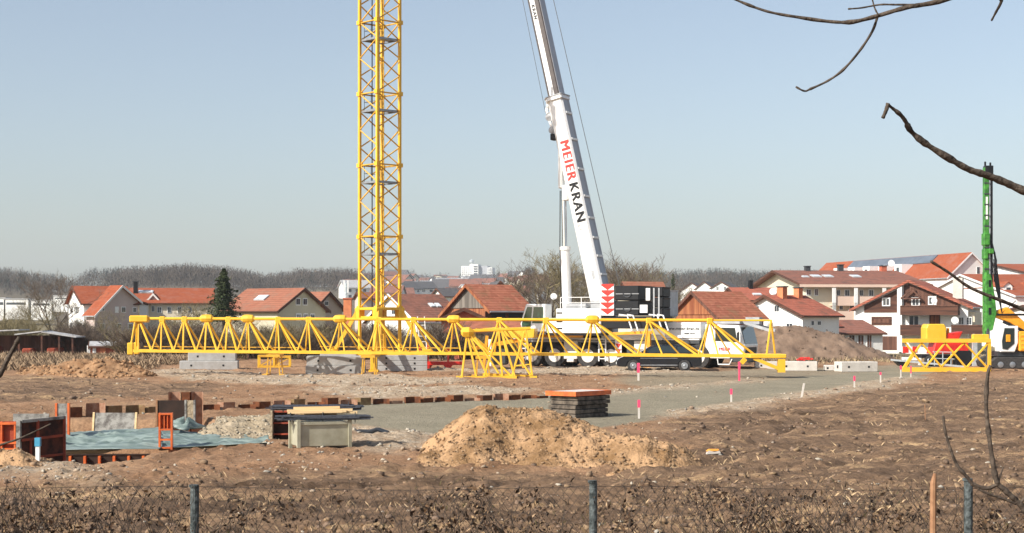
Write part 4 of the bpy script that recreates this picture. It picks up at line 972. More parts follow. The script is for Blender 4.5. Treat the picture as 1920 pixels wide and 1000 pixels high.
# orange upright frame
p=P(311,843,35.0); t=thing('shuttering_stand','narrow upright orange formwork frame standing between the two tarpaulin halves','formwork frame',(p.x,35,p.z),R(5))
h=.8; mb=MB().hexa((-.15,-.08,0),(-.11,.08,h)).hexa((.11,-.08,0),(.15,.08,h))
obj('frame',mb,'orange_paint',t); mb=MB()
for z in (0.02,.2,.42,.76): mb.hexa((-.11,-.08,z),(.11,.08,z+.035))
obj('cross_rail',mb,'orange_paint',t); obj('ribs',MB().hexa((-.04,-.06,.45),(-.02,.06,.76)).hexa((.03,-.06,.45),(.05,.06,.76)),'orange_paint',t); obj('backing',MB().hexa((-.11,.06,.46),(.11,.07,.76)),'orange_paint',t)
# formwork box: front wall with red ribs under the tarp
zf=P(0,845,34).z
t=thing('formwork_wall','long low dark formwork wall with red ribs under the front edge of the tarpaulin','formwork wall',(P(195,600,34).x,34.25,-1.15),R(2))
obj('plywood',MB().hexa((-1.2,0,0),(1.2,.03,1.05)),'ply_brown',t); 
for k in range(8): xx=-1.1+k*.31; obj('rib',MB().prism([(-.12,0),(0,0),(0,1.04),(-.1,1.04)],xx,xx+.05,'yz'),'orange_paint',t)
obj('top_rail',MB().hexa((-1.2,-.02,1.05),(1.2,.03,1.08)),'ply_brown',t)
# left big orange/dark formwork corner
p=P(35,858,32.3); t=thing('formwork_corner','tall rusty orange and black formwork box corner at the left edge','formwork box',(p.x,32.3,-.25),0)
# front orange face px -30..35, then side dark face 35..95
obj('front_panel',MB().hexa((-1.2,0,.0),(-.02,.04,1.0)),'red_rust',t)
for k in range(5): xx=-1.15+k*.27; obj('rib',MB().hexa((xx,-.09,0),(xx+.035,0,1.0)),'orange_paint',t)
for z in (.02,.42,.55,.94): obj('rail',MB().hexa((-1.2,-.1,z),(-.02,0,z+.045)),'orange_paint',t)
obj('corner_post',MB().hexa((-.02,-.1,0),(.06,.06,1.02)),'ply',t)
obj('side_panel',MB().add([(.06,.0,0),(.68,.9,0),(.68,.9,1.05),(.06,.0,1.0),(.06,.05,0),(.68,.95,0),(.68,.95,1.05),(.06,.05,1.0)],[(0,1,2,3),(7,6,5,4),(0,4,5,1),(1,5,6,2),(2,6,7,3),(3,7,4,0)]),'rust_dark',t)
obj('edge_rail',MB().beam((.68,.87,0),(.68,.87,1.05),.05).beam((.06,-.04,.25),(.66,.82,.27),.045).beam((.2,.15,.0),(.2,.15,.62),.04),'red_rust',t)
obj('top_rail',MB().beam((.06,-.03,1.0),(.68,.87,1.03),.06),'ply',t); obj('brace',MB().beam((.3,.3,.62),(.3,.3,1.0),.05).beam((.06,-.04,.62),(.66,.82,.66),.05),'red_rust',t)
# long timber tops behind
panel('shuttering_board','low grey panel edge behind the orange formwork corner',25,92,776,800,36.5,'ply')
# tarps
def crumple():
    mb=MB().lathe([(.05,.0),(.26,.01),(.3,.05),(.2,.1),(.15,.15),(.05,.2)],(0,0,0),'z',28)
    v=np.array(mb.v); a=np.arctan2(v[:,1],v[:,0]); k=1+.35*np.sin(a*3+1)+.2*np.sin(a*7+v[:,2]*20); v[:,0]*=k*1.3; v[:,1]*=k; v[:,2]*=1+.4*np.sin(a*4); mb.v=[tuple(p) for p in v]; return mb
def tarp(px0,px1,yb0,yb1,yf0,yf1,db,df,label,seed):
    nx,ny=110,60; mb=MB()
    for j in range(ny):
        for i in range(nx):
            u=i/(nx-1); v=j/(ny-1); px=px0+(px1-px0)*u; d=db+(df-db)*v; yb=yb0+(yb1-yb0)*u; yf=yf0+(yf1-yf0)*u
            zb=P(0,yb,db).z; zf_=P(0,yf,df).z; z=zb+(zf_-zb)*v
            X_=(px-960)*d/F
            wv=float(fbm(np.array([X_/1.1+v*2.0+seed]),np.array([v*5.5+X_*.35]),3,seed)[0])*.17+(1-abs(float(fbm(np.array([X_*.32+seed+v]),np.array([v*11.+X_*.5]),2,seed+3)[0]))*2.6-.5)*.15
            ed=min(1,(1-v)*4+.08,v*6+.3)
            mb.v.append((X_+.03*math.sin(v*20+u*3),d,z+wv*ed-.05*math.sin(u*math.pi)*math.sin(v*math.pi)))
    for j in range(ny-1):
        for i in range(nx-1): a=j*nx+i; mb.f.append((a,a+1,a+1+nx,a+nx))
    c=P((px0+px1)/2,yf0,(db+df)/2); o=obj('tarpaulin',mb,'tarp',smooth=True,off=(c.x,c.y,0)); o.location=(c.x,c.y,0); tag(o,label,'tarpaulin')
    sm=o.modifiers.new('s','SOLIDIFY'); sm.thickness=.01
tarp(93,302,814,803,845,842,40,34.3,'crumpled grey green tarpaulin over the pit, left of the orange frame',5)
tarp(300,505,803,824,840,830,40,35.0,'crumpled grey green tarpaulin lying right of the orange frame',17)
o=obj('tarpaulin_bundle',crumple(),'tarp',smooth=True); pp=P(345,802,39.5); o.location=(pp.x,39.5,pp.z); o.rotation_euler=(.2,.1,.5); tag(o,'bunched up pale green tarpaulin fold in front of the dark brown panel','tarpaulin')
# dark formwork edge-on panel by the skip
p=P(507,832,36.2); t=thing('shuttering_board','dark open formwork panel standing on edge just left of the skip','formwork panel',(p.x,36.2,-.06),R(0))
obj('edge_board',MB().hexa((0,-.05,0),(.05,.25,.82)),'gravel_pale',t); obj('plywood',MB().hexa((.05,.2,0),(.52,.25,.78)),'ply_brown',t)
for z in (.02,.25,.5,.76): obj('rail',MB().hexa((.05,.08,z),(.5,.2,z+.035)),'red_rust',t)
# skip with timber & rebar
p=G(600,846); t=thing('steel_skip','pale weathered steel skip standing beside the pit, loaded with timber and rebar','skip',(p.x,p.y,gz(p.x,p.y)),R(21))
mat('skip_steel',(.4,.38,.28),.6,scale=2.5,c2=(.27,.25,.17),mixlo=.4,mixhi=.7)
lx,ly,z0,z1=.54,.36,.09,.6
obj('tub',MB().add([(-lx,-ly,z0),(lx,-ly,z0),(lx,ly,z0),(-lx,ly,z0),(-lx,-ly,z1),(lx,-ly,z1),(lx,ly,z1),(-lx,ly,z1)],[(0,3,2,1),(4,5,6,7),(0,1,5,4),(1,2,6,5),(2,3,7,6),(3,0,4,7)]),'skip_steel',t,bevel=.012)
for sx in (-1,1):
    for sy in (-1,1): obj('leg',MB().box((sx*(lx+.015),sy*(ly+.015),.33),(.07,.07,.66)),'skip_steel',t)
obj('rim',MB().hexa((-lx,-ly-.03,z1-.05),(lx,-ly,z1+.01)).hexa((-lx-.03,-ly,z1-.05),(-lx,ly,z1+.01)),'skip_steel',t)
sk=t.location.copy()
def bundle(name,label,cat,n,L_,cx,cy,z,m,r,spread,rot,ribs=False):
    t=thing(name,label,cat,(sk.x+cx,sk.y+cy,sk.z+z),R(rot)); mb=MB()
    for k in range(n):
        y_=rnd.uniform(-spread,spread); zz=r+rnd.uniform(0,spread*.7); l_=L_*(rnd.uniform(.85,1.05) if m!='timber' else rnd.uniform(.6,1.1)); x_=rnd.uniform(-.08,.08)*(1 if m!='timber' else 2); sk_=rnd.uniform(-.04,.04)
        if m=='timber': mb.beam((x_-l_/2,y_,zz),(x_+l_/2,y_+sk_,zz+rnd.uniform(-.02,.02)),r*2)
        else: mb.tube([(x_-l_/2,y_,zz),(x_,y_+sk_,zz),(x_+l_/2,y_+sk_,zz+rnd.uniform(-.02,.02))],r,5)
    obj('bars' if m!='timber' else 'boards',mb,m,t)
    if ribs:
        mb=MB()
        for xx in (-.36*L_,.0,.36*L_): mb.lathe([(spread*.9,-.006),(spread*.9,.006)],(xx,0,spread*.5),'x',8)
        obj('tie',mb,'dark_steel',t)
bundle('rebar_bundle','lower bundle of dark steel reinforcing bars lying on the skip rim','rebar',26,1.9,.08,-.15,.63,'rebar',.015,.13,2,True)
bundle('rebar_bundle','upper bundle of dark steel reinforcing bars behind the timber on the skip','rebar',26,1.95,-.12,.28,.82,'rebar',.015,.13,3,True)
bundle('timber_pile','loose pile of fresh yellow timber boards on top of the skip','timber',11,1.2,.0,-.02,.74,'timber',.026,.16,3)
# flat black slab added as the skip's cast shadow on the slope
p=G(690,815); mb=MB().prism([(-.4,0),(.4,.0),(.5,.05),(.2,.15),(.0,.09),(-.3,.1)],-.3,.5); o=obj('skip_shadow',mb,'black_paint',bevel=.03); o.location=(p.x,p.y,.0); tag(o,'flat dark slab standing in for the skip shadow on the gravel','painted shadow')
# stack of panels
p=G(1092,787); t=thing('panel_stack','stack of grey formwork panels with a bright orange framed panel on top','panel stack',(P(1086,600,46).x,46.4,0),R(50))
zt=.0; k=0
while zt<.62:
    jx,jy=rnd.uniform(-.06,.06),rnd.uniform(-.05,.05)
    obj('panel',MB().hexa((-.78+jx,-.5+jy,zt),(.78+jx,.5+jy,zt+.105)),rnd.choice(['ply_dark','ply_dark','wood_grey']),t,bevel=.01); zt+=.125; k+=1
    obj('spacer',MB().hexa((-.7,-.45,zt-.02),(.7,.45,zt)),'black_paint',t)
tp=obj('orange_panel',MB().hexa((-.85,-.55,zt),(.85,-.51,zt+.13)).hexa((-.85,.51,zt),(.85,.55,zt+.13)).hexa((-.85,-.51,zt),(-.81,.51,zt+.13)).hexa((.81,-.51,zt),(.85,.51,zt+.13)),'orange_paint',t)
obj('orange_top',MB().hexa((-.81,-.51,zt+.1),(.81,.51,zt+.12)),'concrete_pale',tp)
# litter
p=G(1337,848); mat('litter_orange',(.85,.35,.06),.7); mb=MB(); 
o=obj('litter',MB().prism([(-.16,0),(.15,.02),(.13,.07),(.02,.05),(-.1,.08)],-.1,.1),'concrete_pale'); o.location=(p.x,p.y,gz(p.x,p.y)); tag(o,'crumpled pale plastic wrapper with an orange flap lying on the mud','litter')
obj('orange_flap',MB().prism([(-.14,.06),(.1,.075),(.12,.1),(-.08,.1)],-.07,.12),'litter_orange',o)
# ------------------------------------------------------------------ houses
def house(name,label,px,ry,ely,ery,by,d,gl,gr,rw,phi,wall='wall_white',roof='roof_brown',gw=(),sw=(),sky_=(),chim=(),ov=.35,L=None,gmat=None,fr='white_paint',cat='house',verge='wood_dark',group=None,sdw=()):
    s=F/d; ph=R(phi); sn,cs=math.sin(ph),math.cos(ph); zb=CAMZ-(by-HY)/s
    z=lambda y: CAMZ-(y-HY)/s-zb
    WL=gl/(s*sn); WR=gr/(s*sn); L=L or rw/(s*abs(cs)); rz,eL,eR=z(ry),z(ely),z(ery)
    t=thing(name,label,cat,((px-960)/s,d,zb),ph,group)
    wl,wr=WL-ov,WR-ov; sl=lambda W_,e,w_: e+(rz-e)*(W_-w_)/W_-.12
    prof=[(wl,-1.5),(wl,sl(WL,eL,wl)),(0,rz-.12),(-wr,sl(WR,eR,wr)),(-wr,-1.5)]
    obj('wall',MB().prism(prof,ov,L-.02,'yz'),wall,t)
    if gmat: # cladding on the gable
        m_,ya=gmat; za=z(ya); yl=wl*(rz-.15-za)/(rz-sl(WL,eL,wl)) ; yr=wr*(rz-.15-za)/(rz-sl(WR,eR,wr))
        pf=[(min(yl,wl),za)]+([(wl,sl(WL,eL,wl))] if yl>wl else [])+[(0,rz-.14)]+([(-wr,sl(WR,eR,wr))] if yr>wr else [])+[(-min(yr,wr),za)]
        obj('gable_cladding',MB().prism(pf,ov-.08,ov-.002,'yz'),m_,t)
    th=.16
    rf=None
    for sg,W_,e in ((1,WL,eL),(-1,WR,eR)):
        rf=obj('roof',MB().prism([(0,rz),(sg*W_,e),(sg*W_,e-th),(0,rz-th)],0,L+.3,'yz'),roof,t)
        obj('verge_board',MB().prism([(0,rz+.01),(sg*(W_+.02),e+.01),(sg*(W_+.02),e-th-.1),(0,rz-th-.1)],-.06,-.001,'yz'),verge,rf)
        obj('gutter',MB().tube([(0,sg*(W_+.05),e-.1),(L+.3,sg*(W_+.05),e-.1)],.07,5),'wood_dark' if verge=='wood_dark' else 'grey_paint',rf)
    def win(face,pw,py,ww,hh,pane='window_glass',frm=None):
        ww*=1.2; hh*=1.15
        zc=z(py); h=hh/s
        if face=='g':
            w_=ww/(s*sn); yc=-(pw-px)/(s*sn); X0=ov
            f=MB().hexa((X0-.05,yc-w_/2,zc-h/2),(X0+.02,yc+w_/2,zc+h/2)); o=obj('window',f,frm or fr,t)
            b_=.12*w_; obj('pane',MB().hexa((X0-.07,yc-w_/2+b_,zc-h/2+b_),(X0-.052,yc-b_*.3,zc+h/2-b_)).hexa((X0-.07,yc+b_*.3,zc-h/2+b_),(X0-.052,yc+w_/2-b_,zc+h/2-b_)),pane,o)
        else:
            sg=1 if cs<0 else -1; wy=wl if sg>0 else wr; cx=px-sg*wy*sn*s
            xc=(pw-cx)/(cs*s); w_=ww/(s*abs(cs)); Y=sg*wy
            y0,y1=(Y-.02,Y+.05) if sg>0 else (Y-.05,Y+.02)
            o=obj('window',MB().hexa((xc-w_/2,y0,zc-h/2),(xc+w_/2,y1,zc+h/2)),frm or fr,t); b_=.14*w_
            yy=(Y+.052,Y+.07) if sg>0 else (Y-.07,Y-.052)
            obj('pane',MB().hexa((xc-w_/2+b_,yy[0],zc-h/2+b_),(xc-b_*.3,yy[1],zc+h/2-b_)).hexa((xc+b_*.3,yy[0],zc-h/2+b_),(xc+w_/2-b_,yy[1],zc+h/2-b_)),pane,o)
    for q in gw: win('g',*q)
    for q in sw: win('s',*q)
    sg=1 if cs<0 else -1; W_,e=(WL,eL) if sg>0 else (WR,eR)
    for fx,tt,a,b_ in sky_:
        n_=Vector((0,sg*(rz-e),W_)).normalized(); c=Vector((L*fx,sg*W_*tt,rz+(e-rz)*tt)); dn=Vector((0,sg*W_,e-rz)).normalized(); ex=Vector((1,0,0))
        mb=MB(); mb.v=[tuple(c+ex*i*a/2+dn*j*b_/2+n_*k) for k in (.0,.12) for i,j in ((-1,-1),(1,-1),(1,1),(-1,1))]; mb.f=[(0,3,2,1),(4,5,6,7),(0,1,5,4),(1,2,6,5),(2,3,7,6),(3,0,4,7)]
        o=obj('skylight',mb,'galv',t); mb=MB(); mb.v=[tuple(c+ex*i*a*.4+dn*j*b_*.4+n_*k) for k in (.121,.14) for i,j in ((-1,-1),(1,-1),(1,1),(-1,1))]; mb.f=[(0,3,2,1),(4,5,6,7),(0,1,5,4),(1,2,6,5),(2,3,7,6),(3,0,4,7)]; obj('pane',mb,'head_glass',o)
    for fx,tt,w_,h_,mm in chim:
        zc=rz+(e-rz)*abs(tt)-.4; yc=(sg if tt>=0 else -sg)*W_*abs(tt); o=obj('chimney',MB().box((L*fx,yc,zc+h_/2),(w_,w_*1.3,h_)),mm,t); obj('cap',MB().box((L*fx,yc,zc+h_+.05),(w_*1.25,w_*1.6,.1)),'dark_steel',o)
    t['_']=0; del t['_']
    return t,dict(s=s,z=z,L=L,WL=WL,WR=WR,rz=rz,eL=eL,eR=eR,wl=wl,wr=wr,ph=ph,ov=ov)
D_='window_glass'
house('row_house','white gabled row house with orange roof, leftmost of the left housing block',134,536,568,570,652,178.5,26,38,88,28,'wall_white','roof_bright',
  gw=[(133,562,3,4),(124,583,9,10),(137,582,3,12),(143,582,3,12),(149,582,3,12),(141,609,4,14),(149,609,4,14),(122,609,8,11)],verge='green_paint' if 0 else 'wood_dark')
house('row_house','pinkish grey gabled row house with asymmetric orange roof and a triangular attic window',230,535,592,566,652,175,37,27,24,148,'wall_pink','roof_bright',
  gw=[(225,581,4,10,'white_paint'),(234,581,5,10),(249,581,4,9),(206,580,4,7),(228,612,5,10),(243,612,5,10),(206,612,5,10)],verge='white_dirty',sw=[])
tt,_i=house('row_house','long cream row house with orange roof and a black chimney right of the pinkish gable',243,540,569,569,652,192,22,22,150,10,'wall_cream','roof_bright',
  sw=[(297,582,5,11),(312,580,5,10),(323,582,7,10),(340,582,6,10),(358,582,6,10),(376,582,6,10)],sky_=[(.17,.3,1.0,1.3),(.21,.3,1.0,1.3),(.25,.3,.9,1.2)],chim=[(.09,.35,.5,1.7,'black_paint')])
house('house_wing','small pale gabled wing with a grey gable in front of the long orange roof',287,550,567,567,652,186,15,15,10,97,'wall_pink','roof_bright',gw=[(281,582,4,9),(291,582,4,9),(286,608,5,9)],L=4.5,ov=.2,verge='white_dirty',cat='house wing')
house('house_wing','narrow white stair wing between the pinkish gable and the grey gabled wing',268,566,569,569,652,183,9,9,8,95,'wall_white','roof_bright',L=3,ov=.15,cat='house wing')
house('house','olive cream gabled house with a salmon tiled roof, behind the left middle of the jib',572,540,583,583,655,150,42,41,118,146,'wall_olive','roof_salmon',
  gw=[(565,566,6,12),(576,566,6,12),(566,595,7,12),(577,595,6,12),(588,595,6,12)],sky_=[(.55,.45,1.3,.9)])
house('house','smaller beige gabled house with a salmon roof right of the olive cream house',619,547,583,582,655,166,27,27,42,148,'wall_beige','roof_salmon',gw=[(608,569,5,8),(617,569,5,8),(612,597,5,9)],verge='wood_dark')
house('house','house with tall white gable and brown roof standing right behind the mast',728,551,604,604,658,150,58,57,92,35,'wall_white','roof_brown',gw=[(712,585,7,10),(733,585,7,10),(690,612,7,10)],sky_=[(.62,.42,.5,.7),(.74,.42,.5,.7)],verge='white_paint')
house('barn','old barn with weathered timber gable and mossy red roof behind the lattice jib',873,533,592,583,660,126,54,46,80,35,'wood_rust','roof_barn',sw=[(950,593,66,15,'black_paint','wood_dark')],gmat=('wood_grey',578),verge='wood_rust',cat='barn')  # black side pane paints the darkness of the opening below the eave
house('shed','low red roofed lean-to in front of the weathered timber barn',870,577,599,599,655,121,52,48,10,89,'brick_red','roof_red',L=2.5,cat='shed')
house('house','bright orange brick gabled house partly behind the weathered barn',938,526,600,596,655,150,60,72,20,97,'brick_orange','roof_dark',gw=[(990,574,5,5,'black_paint','brick_red')],L=8,verge='wood_dark',ov=.3)
house('shed','long low shed with dull red roof left of the crane cab',850,600,622,622,660,116,12,12,155,8,'brick_red','roof_barn',cat='shed')
house('barn','brown timber gabled barn with a red tiled roof left of the white house',1296,546,588,598,655,132,34,43,98,33,'wood_rust','roof_barn',verge='wood_brown',gmat=('wood_rust',590),cat='barn')
house('house','white gabled house with brown red roof and two chimneys beside the brown barn',1432,553,590,592,655,142,50,58,84,35,'wall_white','roof_red',
  gw=[(1418,580,6,13),(1448,579,7,12),(1407,611,9,10),(1467,611,9,11)],sw=[(1526,606,7,8),(1512,606,5,8)],chim=[(.35,.12,.55,1.3,'brick_orange'),(.78,.1,.5,1.2,'brick_orange')])
house('house','house with a long brown roof and dark chimney behind the brown barn',1365,539,563,563,640,176,14,14,85,14,'wall_cream','roof_red',sky_=[(.5,.6,1,.5)],chim=[(.5,.05,.4,1.2,'black_paint')])
# apartment block
tt,q=house('apartment_house','long three storey cream apartment house with a brown roof and balconies',1448,507,537,537,652,202,22,22,236,7,'wall_cream','roof_brown',
  sw=[(1470,551,6,10),(1486,551,8,10),(1500,551,6,11),(1540,552,6,10),(1556,552,8,11),(1582,552,6,10),(1600,552,8,11),(1640,552,8,10),(1545,577,6,10),(1565,577,8,11),(1590,577,6,10),(1640,580,6,10)],
  sky_=[(.245,.45,1.1,1.6),(.34,.45,1.1,1.6),(.56,.45,1.1,1.6),(.15,.5,.8,.8)],chim=[(.28,.02,.6,.9,'dark_steel'),(.55,.02,.6,1.1,'dark_steel'),(.9,.02,.7,1.0,'brick_red')],ov=1.0)
s_=q['s']
for py in (566,592):
    zz=q['z'](py)
    for a,b_ in ((1505,1600),):
        x0=(a-1448)/s_; x1=(b_-1448)/s_
        o=obj('balcony',MB().hexa((x0,-q['wr']-1.2,zz-.45),(x1,-q['wr']-1.1,zz+.5)).hexa((x0,-q['wr']-1.2,zz-.6),(x1,-q['wr'],zz-.45)),'wall_peach',tt)
        for xx in (x0+.1,(x0+x1)/2-.4,x1-.1): obj('post',MB().box((xx,-q['wr']-1.25,zz+.2),(.4,.2,2.6)),'white_paint',o)
obj('eave_fascia',MB().hexa((-.2,-q['WR']-.15,q['eR']-.35),(q['L'],-q['WR']-.05,q['eR']-.02)),'wall_peach',tt)
# big white building with solar roof
tt,q=house('apartment_house','tall white gabled apartment building with solar panels and dormers on its red roof',1823,473,521,521,640,236,51,51,195,106,'wall_white','roof_bright',L=46,
  gw=[(1837,507,5,12),(1800,520,6,10)],ov=.3,verge='white_paint')
rz,e,WL,Lh=q['rz'],q['eL'],q['WL'],q['L']
def onroof(x0,x1,t0,t1,h0,h1):
    n_=Vector((0,(rz-e),WL)).normalized(); mb=MB(); mb.v=[]
    for k in (h0,h1):
        for xx,tt_ in ((x0,t0),(x1,t0),(x1,t1),(x0,t1)): mb.v.append(tuple(Vector((xx,WL*tt_,rz+(e-rz)*tt_))+n_*k))
    mb.f=[(0,3,2,1),(4,5,6,7),(0,1,5,4),(1,2,6,5),(2,3,7,6),(3,0,4,7)]; return mb
o=obj('solar_panels',onroof(Lh*.2,Lh*.78,.04,.36,.02,.14),'solar',tt)
for k in range(5):
    xx=Lh*(.33+k*.11); zf=rz+(e-rz)*.8
    o=obj('dormer',MB().hexa((xx-1.1,WL*.4,zf-.6),(xx+1.1,WL*.88,zf+1.7)),'white_paint',tt); obj('window',MB().hexa((xx-.4,WL*.88+.001,zf-.1),(xx+.4,WL*.88+.03,zf+1.2)),'window_glass',o)
# orange roofed right buildings
house('row_house','far bright orange roof with small dormers at the right edge',1858,495,517,517,640,262,18,18,180,6,'wall_white','roof_bright')
tt,q=house('row_house','bright orange roofed white row house with white gabled dormers at the right edge',1800,514,558,558,650,225,26,26,240,6,'wall_white','roof_bright',sw=[(1884,577,7,12),(1850,577,6,12)],verge='white_paint')
s_=q['s']
for px in (1828,1885,1925):
    xx=(px-1800-14)/s_; y_=-q['WR']*.72
    o=obj('dormer',MB().prism([(xx-.55,q['z'](557)),(xx+.55,q['z'](557)),(xx+.55,q['z'](541)),(xx,q['z'](534)),(xx-.55,q['z'](541))],y_-.6,0),'white_paint',tt)
    obj('window',MB().hexa((xx-.28,y_-.63,q['z'](555)),(xx+.28,y_-.605,q['z'](543))),'window_glass',o); obj('roof',MB().prism([(xx-.8,q['z'](542)),(xx,q['z'](532)),(xx+.8,q['z'](542)),(xx,q['z'](534.5))],y_-.75,0),'roof_bright',o)
house('row_house','low red roofed building corner at the right edge behind the excavator',1918,572,588,588,650,200,20,20,90,8,'wall_white','roof_red')
# chalet
tt,q=house('chalet','large white and dark timber chalet with wide gable, balconies and brown roof',1703,525,580,576,659,168,101,107,70,66,'wall_white','roof_red',
  gw=[(1664,566,14,14),(1656,602,29,14,'wood_brown','wood_dark'),(1714,566,14,18),(1742,564,12,17),(1711,602,16,20),(1746,600,15,18,'wood_rust','wood_dark'),(1790,602,8,13),(1803,602,8,13)],gmat=None,ov=.55,verge='roof_red')
s_=q['s']; sn=math.sin(q['ph']); Y=lambda px: -(px-1703)/(s_*sn); z=q['z']; X0=q['ov']
def cl(n,pts,m,x0=.12,x1=.002): return obj(n,MB().prism([(Y(a),z(b_)) for a,b_ in pts],X0-x0,X0-x1,'yz'),m,tt)
cl('timber_cladding',[(1626,586),(1683,586),(1683,543),(1626,573)],'wood_dark',.06)
cl('timber_cladding',[(1694,575),(1790,575),(1786,566),(1703,532),(1694,535)],'wood_brown',.05)
for px,b_ in ((1664,566),(1714,566),(1742,564)):
    o=obj('window',MB().hexa((X0-.13,Y(px+7),z(b_+8)),(X0-.065,Y(px-7),z(b_-8))),'white_paint',tt); obj('pane',MB().hexa((X0-.15,Y(px+5),z(b_+6)),(X0-.132,Y(px+.6),z(b_-6))).hexa((X0-.15,Y(px-.6),z(b_+6)),(X0-.132,Y(px-5),z(b_-6))),'window_glass',o)
cl('garage_door',[(1626,657),(1682,657),(1682,631),(1626,631)],'wood_brown',.05)
cl('white_pillar',[(1684,660),(1692,660),(1692,533),(1684,537)],'wall_white',.5,.003)
for yt,yb,r_ in ((575,591,1788),(611,629,1760),(611,626,1836)):
    l_=1692 if r_!=1836 else 1777
    mb=MB().hexa((X0-1.5,Y(r_),z(yb)),(X0-1.4,Y(l_),z(yt))).hexa((X0-1.4,Y(r_),z(yb)),(X0-.1,Y(l_),z(yb-2)))
    mb.hexa((X0-1.4,Y(r_),z(yb)),(X0-.1,Y(r_)+.08,z(yt))); o=obj('balcony',mb,'wood_dark',tt)
    obj('hand_rail',MB().hexa((X0-1.56,Y(r_),z(yt)),(X0-1.36,Y(l_),z(yt)+.1)),'wood_brown',o)
obj('gable_truss',MB().beam((X0-.5,Y(1690),z(560)),(X0-.5,Y(1712),z(540)),.16).beam((X0-.5,Y(1725),z(562)),(X0-.5,Y(1706),z(538)),.16).beam((X0-.5,Y(1695),z(560)),(X0-.5,Y(1725),z(560)),.16),'wood_brown',tt)
obj('annex_wall',MB().hexa((1.2,-q['wr']-.6,-1),(6.5,-q['wr']+.02,z(585))),'wall_cream',tt)
obj('chimney',MB().hexa((3.0,Y(1786),z(560)),(4.0,Y(1770),z(521))),'concrete_pale',tt)
def dish(px,py,d,r,label,par=None):
    p=P(px,py,d); t=thing('satellite_dish',label,'satellite dish',tuple(p))
    mb=MB()
    prof=[(r*k/4,(-.18*r*(1-(k/4)**2))) for k in range(5)]
    mb.lathe([(0.01,.18*r*0+.0)]+[(r*k/5,.2*r*((k/5)**2)) for k in range(1,6)]+[(r*.98,.2*r-.03)]+[(r*k/5,.2*r*((k/5)**2)+.03) for k in range(4,0,-1)],(0,0,0),'z',18)
    mb.xf(Matrix.Rotation(R(82),4,'X')); obj('reflector',mb,'white_paint',t,smooth=False); obj('arm',MB().beam((0,.04,-r*.9),(0,-r*.8,-.1),.04).beam((0,.05,0),(0,.3,-r*1.3),.05),'grey_paint',t)
dish(1751,564,160,.32,'white satellite dish on the upper chalet balcony'); dish(1790,601,160,.38,'white satellite dish above the lower chalet balcony')
dish(1548,522,198,.42,'white satellite dish on the brown roof of the long apartment house'); dish(1671,494,215,.45,'white satellite dish against the sky above the brown apartment roof')
dish(1449,547,172,.4,'white satellite dish between the brown barn and the apartment house'); dish(1038,556,135,.28,'small white satellite dish above the crane cab')
# garage row left of chalet
house('garage','low garage with a brown roof and white posts left of the timber chalet',1535,600,624,624,652,158,20,20,80,10,'white_dirty','roof_brown',sw=[(1575,639,11,22,'wood_brown'),(1592,639,11,22,'wood_brown'),(1608,639,9,22,'wood_brown')],cat='garage')
house('garage','small brown roofed hut behind the dark earth bank',1545,601,612,612,650,150,14,16,20,50,'wood_rust','roof_red',cat='hut')
# mid distance small houses
for a in (('small white gabled house with wide eaves right of the crane counterweight, left of two',1297,530,545,545,560,430,22,22,12,60,'wall_white','roof_dark'),
          ('small white gabled house right of the slender cypress, right of two',1320,528,543,543,560,425,18,20,12,60,'wall_white','roof_dark'),
          ('small white house with two upper windows above the brown barn roof',1352,528,541,541,560,400,20,20,16,50,'wall_white','roof_dark'),
          ('house with a red roof and pale gable seen above the counterweights',1166,528,560,560,640,170,12,12,75,18,'wall_cream','roof_salmon'),
          ('dark grey roofed white house left of the old barn',818,540,556,556,620,230,14,14,34,28,'wall_white','roof_dark'),
          ('house with a dark roof behind the red brick chimney',668,548,560,560,640,230,10,10,40,22,'wall_pink','roof_brown')):
    kw={} 
    if a[1]==1352: kw['gw']=[(1345,541,4,7),(1358,541,4,7)]
    house('house',a[0],*a[1:],**kw,ov=.3)
# red brick chimney
p=P(652,660,140); t=thing('brick_chimney','square red brick chimney stack left of the mast foot','chimney',(p.x,140,-.6)); obj('shaft',MB().hexa((-.34,-.34,0),(.34,.34,5.2)),'brick_orange',t); obj('cap',MB().hexa((-.4,-.4,5.2),(.4,.4,5.32)),'brick_red',t)
# sheds on the left
p=P(60,660,122); t=thing('shelter','long open wooden shelter with a wavy grey sheet roof at the left edge','shelter',(p.x,122,-.3),R(2))
mb=MB()
for a,b_,za,zb in ((-4.2,-.6,2.15,2.3),(-.9,1.2,1.95,2.2),(1.1,3.7,2.15,1.75)): mb.prism([(a,za),(b_,zb),(b_,zb+.09),(a,za+.09)],-1.6,1.6)
obj('roof',mb,'roof_sheet',t)
for xx in (-4.0,-2.4,-.6,1.1,2.4,3.4): obj('post',MB().box((xx,-1.4,.95),(.13,.13,1.9)),'wood_dark',t)
obj('rear_wall',MB().hexa((-4.2,1.3,0),(3.6,1.4,1.9)),'wood_brown',t)
mb=MB().hexa((-3.4,-.9,0),(-2.3,.5,1.1)).hexa((1.3,-.8,.2),(2.3,.6,1.0)).box((-.1,-.4,.5),(.9,.9,.9)); obj('stored_goods',mb,'red_rust',t,bevel=.1)
house('shed','small brick shed with white doors right of the open wooden shelter',168,640,648,648,668,118,6,6,42,12,'brick_red','roof_sheet',sw=[(173,655,5,13,'white_paint'),(183,655,5,13,'white_paint'),(198,656,8,12,'brick_orange','brick_orange')],cat='shed',ov=.12)
house('shed','dark brown board shed with a grey roof behind the left jib end',215,636,650,643,672,120,10,36,12,55,'wood_brown','roof_sheet',L=5,cat='shed',ov=.15)
